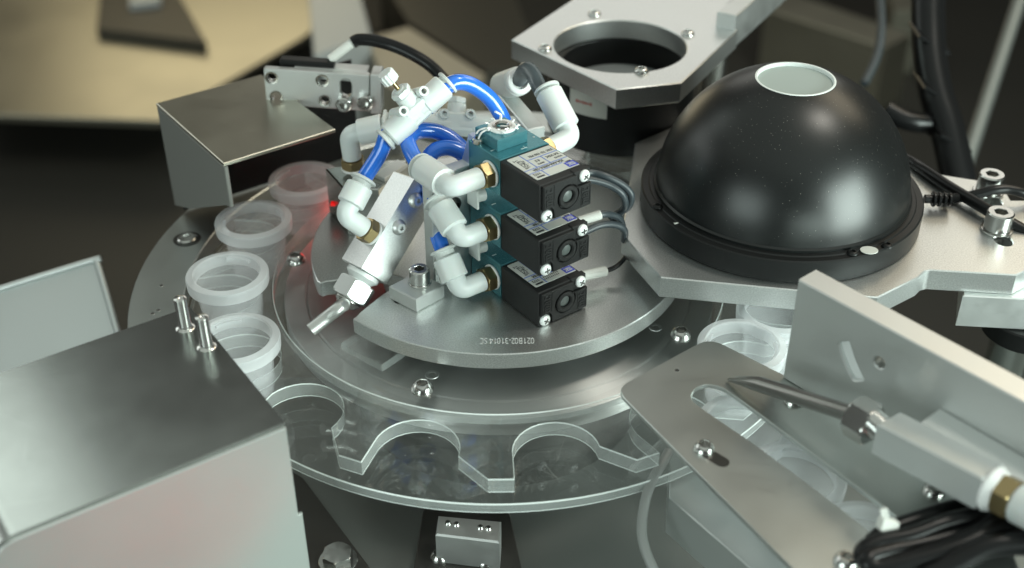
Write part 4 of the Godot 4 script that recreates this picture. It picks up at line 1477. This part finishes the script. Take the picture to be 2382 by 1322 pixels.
func right_side() -> void:
	# chute plate
	var t := thing("chute_plate", "flat stainless chute plate with a long slot, lower right", "plate", V(80, 1.5, 120))
	var q := [W(38.1, 94.2), W(72.2, 66.7), W(106.1, 98.8), W(142.4, 142.4), W(140.8, 187.8), W(90.0, 187.7)]
	var s := Shape.new()
	var h := [W(61.8, 99.7), W(63.3, 94.5), W(67.4, 91.7), W(72.2, 93.0), W(77.3, 99.3), W(86.0, 111.8), W(101.1, 133.3), W(114.9, 153.0), W(126.7, 169.0), W(115.3, 172.5), W(104.3, 156.6), W(99.5, 149.2), W(89.3, 135.1), W(77.9, 119.7), W(66.8, 106.4)]
	s.prism(rounded(q, 6.0), 1.4, 3.0, Transform3D.IDENTITY, 0.25, [rounded(h, 3.0, 3)])
	obj("slotted_sheet", s, M["chute steel"], t)
	for k in [V(63.0, 3.0, 123.1), V(126.8, 3.0, 141.5), V(95.3, 3.0, 168.3), V(94.1, 3.0, 100.8)]:
		inst("screw", socket_screw(3.3, 2.4, 1.5, true), M["screw steel"], t, Transform3D(Basis.IDENTITY, k))
	s = Shape.new()
	s.prism(slot2(W(64.4, 125.4), W(67.6, 128.6), 2.2), 2.99, 3.05, Transform3D.IDENTITY, 0.0)
	obj("slot_hole", s, M["dark steel"], t)
	s = Shape.new()
	s.cyl(V(59.2, 3.0, 84.7) - V(0, 0.1, 0), V(59.2, 3.0, 84.7) + V(0, 0.1, 0), 0.8, -1, 0.05, 14)
	obj("pin_hole", s, M["screw steel"], t)
	# block under the chute
	t = thing("chute_block", "grey plastic block under the chute plate edge", "block", V(90, -75, 140))
	s = Shape.new()
	s.prism([W(58.7, 90.0), W(55.8, 111.7), W(78.7, 144.2), W(94.9, 170.6), W(116.4, 158.3), W(104.8, 143.4), W(76.6, 106.2), W(65.9, 85.2)], -44.0, -28.0, Transform3D.IDENTITY, 0.3)
	obj("block", s, M["pale steel"], t)
	s = Shape.new()
	s.prism([W(41.3, 118.0), W(52.3, 123.8), W(65.7, 112.6), W(54.9, 102.0)], -12.0, -9.0, Transform3D.IDENTITY, 0.2)
	tag(obj("clear_sensor_plate", s, M["clear acrylic"]), "small clear plate holding the grey cable above the disc edge", "plate")
	hose("sensor_lead", "pale grey cable curving down from under the chute plate", "cable", [V(56.7, -20.1, 98.3), V(55.3, -20.6, 101.0), V(52.4, -21.9, 105.5), V(49.0, -25.0, 111.3), V(47.1, -29.3, 116.6), V(46.4, -33.5, 121.9), V(47.8, -37.7, 127.2), V(51.0, -42.4, 132.8)], 1.7, "cable pale grey")
	# upright bracket
	var n0 := V(93.0, 0, 88.9)
	var dir := V(49, 0, 59).normalized()
	t = thing("upright_bracket", "upright grey aluminium bracket plate with curved slot and hole, right front", "bracket", V(110, 3, 110))
	var slot := []
	for k in 7:
		var u := k / 6.0
		slot.append(W(19.4, 28.9).lerp(W(22.2, 23.0), u).lerp(W(22.2, 23.0).lerp(W(27.0, 18.6), u), u) + W(1.75, 1.2))
	for k in 7:
		var u := 1.0 - k / 6.0
		slot.append(W(19.4, 28.9).lerp(W(22.2, 23.0), u).lerp(W(22.2, 23.0).lerp(W(27.0, 18.6), u), u) - W(1.75, 1.2))
	slot = rounded(slot, 1.0, 3)
	s = Shape.new()
	plate_on(n0, dir, [W(0, 3.2), W(120, 3.2), W(120, 41.6), W(0, 41.6)], 9.0, s, [ring2(W(32.5, 28.7), 1.9, 20), slot])
	obj("plate", s, M["machined aluminium"], t)
	var face := dir.cross(Vector3.UP).normalized()
	s = Shape.new()
	s.prism(slot, -2.6, -1.6, Transform3D(Basis(dir, face, Vector3.UP), V(n0.x, 0, n0.z)), 0.0)
	obj("slot_floor", s, M["zinc"], t)
	s = Shape.new()
	s.box(n0 + dir * 90.0 + V(0, 21, 0) + face * 5.0, V(72, 9, 9.8), Basis(dir, Vector3.UP, dir.cross(Vector3.UP)), 0.5)
	obj("holder_block", s, M["machined aluminium"], t)
	# nozzle in its square holder
	var off := face * 14.0
	var p0 := V(74.6, 5.8, 90.2)
	var p1 := V(104.5, 19.4, 126.3)
	var p2 := V(109.8, 19.6, 132.6)
	var p3 := V(132.6, 22.6, 160.0)
	t = thing("blow_nozzle", "steel nozzle with cut tip in a square aluminium holder, lower right", "nozzle", (p0 + p3) * 0.5)
	s = Shape.new()
	var ax := (p1 - p0).normalized()
	var rings := []
	var sx := ax.cross(Vector3.UP).normalized()
	var sy := sx.cross(ax)
	for lev in [[0.0, 0.35, -2.05], [0.6, 0.7, -1.75], [5.0, 1.45, -1.0], [13.0, 2.5, 0.0], [p0.distance_to(p1), 2.6, 0.0]]:
		var ring := []
		for k in 24:
			var a := TAU * k / 24.0
			ring.append(p0 + ax * lev[0] + sx * cos(a) * lev[1] + sy * (sin(a) * lev[1] + lev[2]))
		rings.append(ring)
	s.loft(rings)
	obj("nozzle_tube", s, M["dark rod steel"], t)
	s = Shape.new()
	hexnut(s, Shape.along(p1, p2, V(0.2, 1, 0.1)), 6.6, 7.0)
	s.cyl(p1 + ax * 6.0, p2 + (p3 - p2).normalized() * 3.5, 4.2)
	obj("hex_nut", s, M["screw steel"], t)
	s = Shape.new()
	var hx := (p3 - p2).normalized()
	var hz := V(-0.77, 0.12, 0.64)
	hz = (hz - hx * hz.dot(hx)).normalized()
	var hy := hz.cross(hx).normalized()
	if hy.y < 0.0:
		hy = -hy
	s.box((p2 + hx * 3.0 + p3) * 0.5, V(p2.distance_to(p3) - 3.0, 10.5, 11.0), Basis(hx, hy, hx.cross(hy)).orthonormalized(), 0.6)
	obj("square_holder", s, M["machined aluminium"], t)
	s = Shape.new()
	s.lathe([W(0.01, 0), W(6.2, 0), W(6.6, 1.0), W(5.6, 3.0), W(0.01, 4.0)], Shape.along(p3, p3 + hx), 24)
	obj("end_washer", s, M["teflon"], t)
	s = Shape.new()
	hexnut(s, Shape.along(p3 + hx * 3.0, p3 + hx * 8.0), 6.0, 4.6)
	obj("brass_nut", s, M["brass"], t)
	s = Shape.new()
	s.cyl(p3 + hx * 7.6, p3 + hx * 34.0, 5.6, -1, 0.8, 32)
	tag(obj("straight_fitting", s, M["white plastic"]), "white straight fitting screwed to the square nozzle holder, right edge", "pipe fitting")
	# black cable bundle with a tie
	hose("cable_coil", "glossy black cable looped over the end of the chute plate", "cable", [V(149.2, 11.7, 158.9), V(134.3, 12.9, 160.4), V(121.9, 12.4, 163.2), V(112.0, 11.2, 166.5), V(103.1, 10.4, 168.2), V(98.8, 9.3, 170.2), V(98.9, 7.8, 172.4), V(104.2, 7.1, 172.9), V(114.4, 9.1, 171.5), V(126.2, 12.1, 168.3), V(136.6, 14.3, 163.1), V(146.0, 14.6, 159.3)], 2.6, "cable black", "black cables lower right")
	hose("cable_coil", "black cable in the middle of the lower right bundle", "cable", [V(148.3, 9.5, 162.8), V(131.2, 10.6, 164.5), V(116.6, 9.5, 167.6), V(104.2, 9.6, 171.2), V(98.8, 9.6, 173.6), V(101.2, 8.7, 175.4), V(111.1, 10.3, 174.3), V(124.0, 12.8, 171.4), V(135.4, 14.6, 166.6), V(146.6, 14.1, 164.5)], 2.6, "cable black", "black cables lower right")
	hose("cable_coil", "black cable running furthest back in the lower right bundle", "cable", [V(151.8, 8.8, 153.6), V(138.7, 9.6, 153.0), V(127.6, 9.2, 154.5), V(116.2, 7.9, 157.8), V(107.8, 7.0, 160.8), V(103.1, 6.0, 164.0)], 2.6, "cable black", "black cables lower right")
	hose("cable_coil", "black cable along the bottom right corner of the picture", "cable", [V(112.7, 7.9, 178.4), V(120.6, 11.1, 176.2), V(128.5, 14.4, 174.0), V(136.3, 15.3, 173.4), V(144.2, 14.8, 173.7)], 3.2, "cable black", "black cables lower right")
	t = thing("cable_tie", "white cable tie head on the black cable bundle", "cable tie", V(107.5, 8.8, 160.8))
	s = Shape.new()
	var ct := V(106.0, 12.8, 164.2)
	s.box(ct, V(4.6, 4.0, 3.4), Basis(Vector3.FORWARD, 0.3) * Basis(Vector3.RIGHT, -0.5), 0.6)
	obj("tie_head", s, M["sleeve white"], t)
	s = Shape.new()
	s.box(ct + V(-1.1, 3.2, -0.8), V(2.0, 3.6, 1.1), Basis(Vector3.FORWARD, -0.3) * Basis(Vector3.RIGHT, -0.5), 0.3)
	s.tube([ct + V(1, -2, 0), ct + V(2.0, -3.5, 1.4), ct + V(2.6, -6, 0.8)], 1.3, 10, 3, 0.4)
	obj("tie_tail", s, M["sleeve white"], t)


func left_side() -> void:
	# stainless cover over the infeed, left front
	var a := V(-101.9, 18, 68.7)
	var b := V(-60.9, 18, 128.0)
	var w := (b - a)
	var ew := w.normalized()
	var el := V(-ew.z, 0, ew.x)
	if el.x > 0.0:
		el = -el
	var t := thing("infeed_cover", "stainless sheet cover with two threaded studs, left front", "cover", (a + b) * 0.5 + V(0, -80, 0))
	var L := 77.0
	var R := 11.0
	var prof := [W(0, 0), W(0, -90)]
	prof.append(W(L + R, -90))
	for k in 9:
		var f := PI * 0.5 * k / 8.0
		prof.append(W(L + R * cos(f), -R + R * sin(f)))
	var s := Shape.new()
	# profile in (length, height), extruded along the width
	s.prism(prof, 0.0, w.length(), Transform3D(Basis(el, ew, Vector3.UP), a), 0.5)
	obj("sheet_shell", s, M["sheet steel"], t)
	s = Shape.new()
	var fp := [W(-1.0, -90), W(-1.0, -36), W(0.4, -36), W(0.4, -0.7)]
	for k in 9:
		var f := PI * 0.5 * (1.0 - k / 8.0)
		fp.append(W(L + (R - 0.7) * cos(f), -R + (R - 0.7) * sin(f)))
	fp.append(W(L + R - 0.7, -90))
	s.prism(fp, w.length(), w.length() + 1.2, Transform3D(Basis(el, ew, Vector3.UP), a), 0.2)
	obj("front_sheet", s, M["brushed front"], t)
	for k in [[V(-100.5, 18.0, 80.8), V(-112.3, 4.0, 43.1)], [V(-91.5, 18.0, 90.9), V(-103.1, 4.2, 55.1)]]:
		var p: Vector3 = k[0]
		s = Shape.new()
		var pr := []
		var hgt := 11.6
		var n := int(hgt / 0.35)
		for i in n:
			pr.append(W(2.05 if i % 2 == 0 else 1.8, 0.2 + i * 0.35))
		pr.append(W(1.2, hgt + 0.2))
		pr.append(W(0.7, hgt + 0.1))
		pr.append(W(0.01, hgt - 0.6))
		pr.insert(0, W(2.0, -0.2))
		s.lathe(pr, Transform3D(Basis(Vector3.BACK, 0.0), p), 18)
		var st := obj("threaded_stud", s, M["screw steel"], t)
		s = Shape.new()
		s.lathe([W(1.9, -0.1), W(3.2, 0.0), W(2.9, 0.3), W(2.2, 0.6), W(1.9, 0.5)], Transform3D(Basis.IDENTITY, p), 14, true)
		obj("weld_bead", s, M["screw steel"], st)
	# pale folded tray behind it
	t = thing("sheet_tray", "pale folded sheet tray with rounded corner, at the left edge", "tray", V(-190, -60, -20))
	s = Shape.new()
	var p0 := V(-226.1, -47.1, -30.9)
	var p1 := V(-172.8, -33.5, -40.2)
	var ux := (p1 - p0).normalized()
	var uy := V(0.18, -0.62, 0.76)
	uy = (uy - ux * uy.dot(ux)).normalized()
	var T := Transform3D(Basis(ux, ux.cross(uy) * -1.0, uy), p0)
	var LL := p0.distance_to(p1)
	s.prism(rounded([W(-30, 0), W(LL, 0), W(LL + 4, 60), W(-30, 60)], 5.0), -1.0, 0.0, T, 0.2)
	obj("tray_floor", s, M["pale steel"], t)
	s = Shape.new()
	s.tube([T * V(-30, 0.6, 0.6), T * V(LL - 6, 0.6, 0.6), T * V(LL - 1.5, 0.6, 1.8), T * V(LL - 0.4, 0.6, 6), T * V(LL + 3.4, 0.6, 58)], 1.5, 10, 6)
	obj("rolled_edge", s, M["pale steel"], t)
	# rear cover: an open-ended tunnel over the cups
	var A := V(-138.7, 35, -49.5)
	var D := V(-101.4, 35, 1.4)
	var Cc := V(-63.4, 35, -26.3)
	t = thing("rear_cover", "brown grey sheet metal tunnel cover over the cups at upper left", "cover", (A + Cc) * 0.5)
	var e1 := (D - A).normalized()
	var e2 := (Cc - D).normalized()
	var l1 := A.distance_to(D)
	var l2 := D.distance_to(Cc)
	s = Shape.new()
	s.prism([W(0, 0), W(l1, 0), W(l1, l2), W(0, l2)], -1.6, 0.0, Transform3D(Basis(e1, Vector3.UP, e2), A), 0.3)
	obj("top_sheet", s, M["brown steel"], t)
	s = Shape.new()
	s.prism([W(0, -1.6), W(l1, -1.6), W(l1, -19), W(58, -20.5), W(17, -41.6), W(0, -48)], 0.0, 1.6, Transform3D(Basis(e1, e2, Vector3.UP), A), 0.3)
	obj("side_sheet", s, M["dull sheet"], t)
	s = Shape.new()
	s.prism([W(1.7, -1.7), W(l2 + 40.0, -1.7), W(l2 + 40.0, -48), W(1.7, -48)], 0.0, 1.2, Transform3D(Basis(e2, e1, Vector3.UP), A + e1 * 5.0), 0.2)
	obj("interior_shade_sheet", s, M["black satin"], t)  # black sheet standing in for the shade inside the open tunnel
	# red laser sensor whose spot falls beside the farthest cup
	t = thing("laser_sensor", "small red lit laser sensor window by the farthest cup", "sensor", V(-66.0, 7.2, -17.1))
	s = Shape.new()
	var lp := V(-64.7, 7.9, -15.1)
	s.box(lp, V(3, 1.2, 2.5), Basis.IDENTITY, 0.3)
	obj("sensor_lamp", s, M["red lamp"], t)
	var ol := OmniLight3D.new()
	ol.name = "laser_glow_light"
	ol.light_color = Color(1.0, 0.08, 0.06)
	ol.light_energy = 0.00014
	ol.light_size = 0.002
	ol.omni_range = 1.0
	ol.omni_attenuation = 2.0
	ol.shadow_enabled = true
	t.add_child(ol)
	ol.position = V(-68.0, -9.0, -40.0) * K - t.position


func background() -> void:
	# far blurred things on the floor behind
	var s := Shape.new()
	s.prism([W(-696.5, -970.4), W(-427.6, -947.7), W(-290.4, -1201.6), W(-191.4, -1459.3), W(-933.3, -1586.7)], -430.0, -420.0, Transform3D.IDENTITY, 1.0)
	tag(obj("sheet_metal_table", s, M["gold sheet"]), "broad golden sheet metal table top at upper left, out of focus", "table")
	s = Shape.new()
	s.prism([W(-613.9, -1364.9), W(-510.9, -1382.5), W(-411.3, -1154.6), W(-574.9, -1204.0)], -419.9, -405.0, Transform3D.IDENTITY, 1.0)
	tag(obj("dark_shape", s, M["brown cover"]), "dark blurred flat shape on the golden table, top left", "box")  # low, flat, dark four-sided shape lying on the table
	s = Shape.new()
	s.prism([W(-544.9, -1268.8), W(-562.8, -1337.7), W(-514.9, -1337.5), W(-503.5, -1282.0)], -404.9, -395.0, Transform3D.IDENTITY, 1.0)
	tag(obj("pale_lid", s, M["pale cover"]), "pale strip on top of the dark blurred shape", "lid")
	s = Shape.new()
	s.prism([W(-245.6, -1041.6), W(-184.8, -1041.3), W(-152.4, -879.2), W(-208.0, -820.3)], -500.0, -280.0, Transform3D.IDENTITY, 1.0)
	tag(obj("pale_pillar", s, M["pale cover"]), "pale upright sheet cover, out of focus above the sensor bracket", "cover")
	s = Shape.new()
	s.prism([W(-163.1, -914.7), W(-116.1, -950.4), W(-22.7, -813.7), W(-52.0, -724.8), W(-127.6, -787.0)], -500.0, -300.0, Transform3D.IDENTITY, 1.0)
	tag(obj("tan_cover_box", s, M["tan cover"]), "tan blurred box behind the black sensor cable", "box")
	s = Shape.new()
	s.prism([W(-198.8, -1404.0), W(-1.0, -1402.7), W(44.4, -1066.9), W(-28.0, -1047.1), W(-139.4, -1214.3)], -500.0, -400.0, Transform3D.IDENTITY, 1.0)
	tag(obj("brown_cover_box", s, M["brown cover"]), "dark brown blurred casing left of the camera plate", "casing")
	s = Shape.new()
	s.prism([W(369.2, -1259.7), W(412.9, -1327.5), W(552.7, -1164.2), W(506.1, -1120.3)], -500.0, -400.0, Transform3D.IDENTITY, 1.0)
	tag(obj("brown_rail", s, M["gold sheet"]), "brown blurred rail behind the dome, upper right", "rail")
	s = Shape.new()
	s.prism([W(563.6, -1344.3), W(632.8, -1361.9), W(597.0, -1258.3), W(551.8, -1250.4)], -500.0, -400.0, Transform3D.IDENTITY, 1.0)
	tag(obj("tan_end_plate", s, M["gold sheet"]), "tan blurred plate at the top edge left of the conduit", "plate")
	s = Shape.new()
	s.cyl(V(387.7, -72.1, -473.5), V(324.5, -174.0, -355.8), 5.0, -1, 0.5, 20)
	tag(obj("grey_rod", s, M["base plate"]), "slanting dark grey rod at the right edge, out of focus", "rod")
	hose("conduit", "black spiral wrapped cable conduit rising at upper right", "conduit", [V(212.2, 35.1, -183.6), V(210.7, 19.1, -167.8), V(210.2, 6.7, -154.6), V(211.7, -5.5, -141.4), V(215.4, -17.5, -128.4), V(218.5, -32.8, -113.2), V(219.8, -43.7, -103.4)], 8.2, "cable black")
	s = Shape.new()
	for k in [V(210.5, 14.9, -162.6), V(210.8, -2.9, -143.2), V(216.5, -19.6, -125.8)]:
		s.box(k, V(19, 2.2, 19), Basis(Vector3.BACK, -0.5), 0.6)
	tag(obj("spiral_wrap", s, M["cable black"]), "black tie bands round the upright conduit", "cable tie")
	hose("side_conduit", "short black conduit joining the upright one from behind the dome", "conduit", [V(186.1, -10.2, -134.6), V(193.0, -13.2, -131.4), V(200.3, -14.9, -130.2), V(208.2, -16.7, -131.4), V(215.5, -21.0, -128.5)], 5.0, "cable black")
	hose("thin_lead", "thin grey lead hanging behind the dome, out of focus", "cable", [V(236.3, -24.1, -336.8), V(231.5, -36.5, -304.2), V(225.8, -47.7, -284.5), V(215.0, -57.4, -265.8)], 2.6, "cable grey")
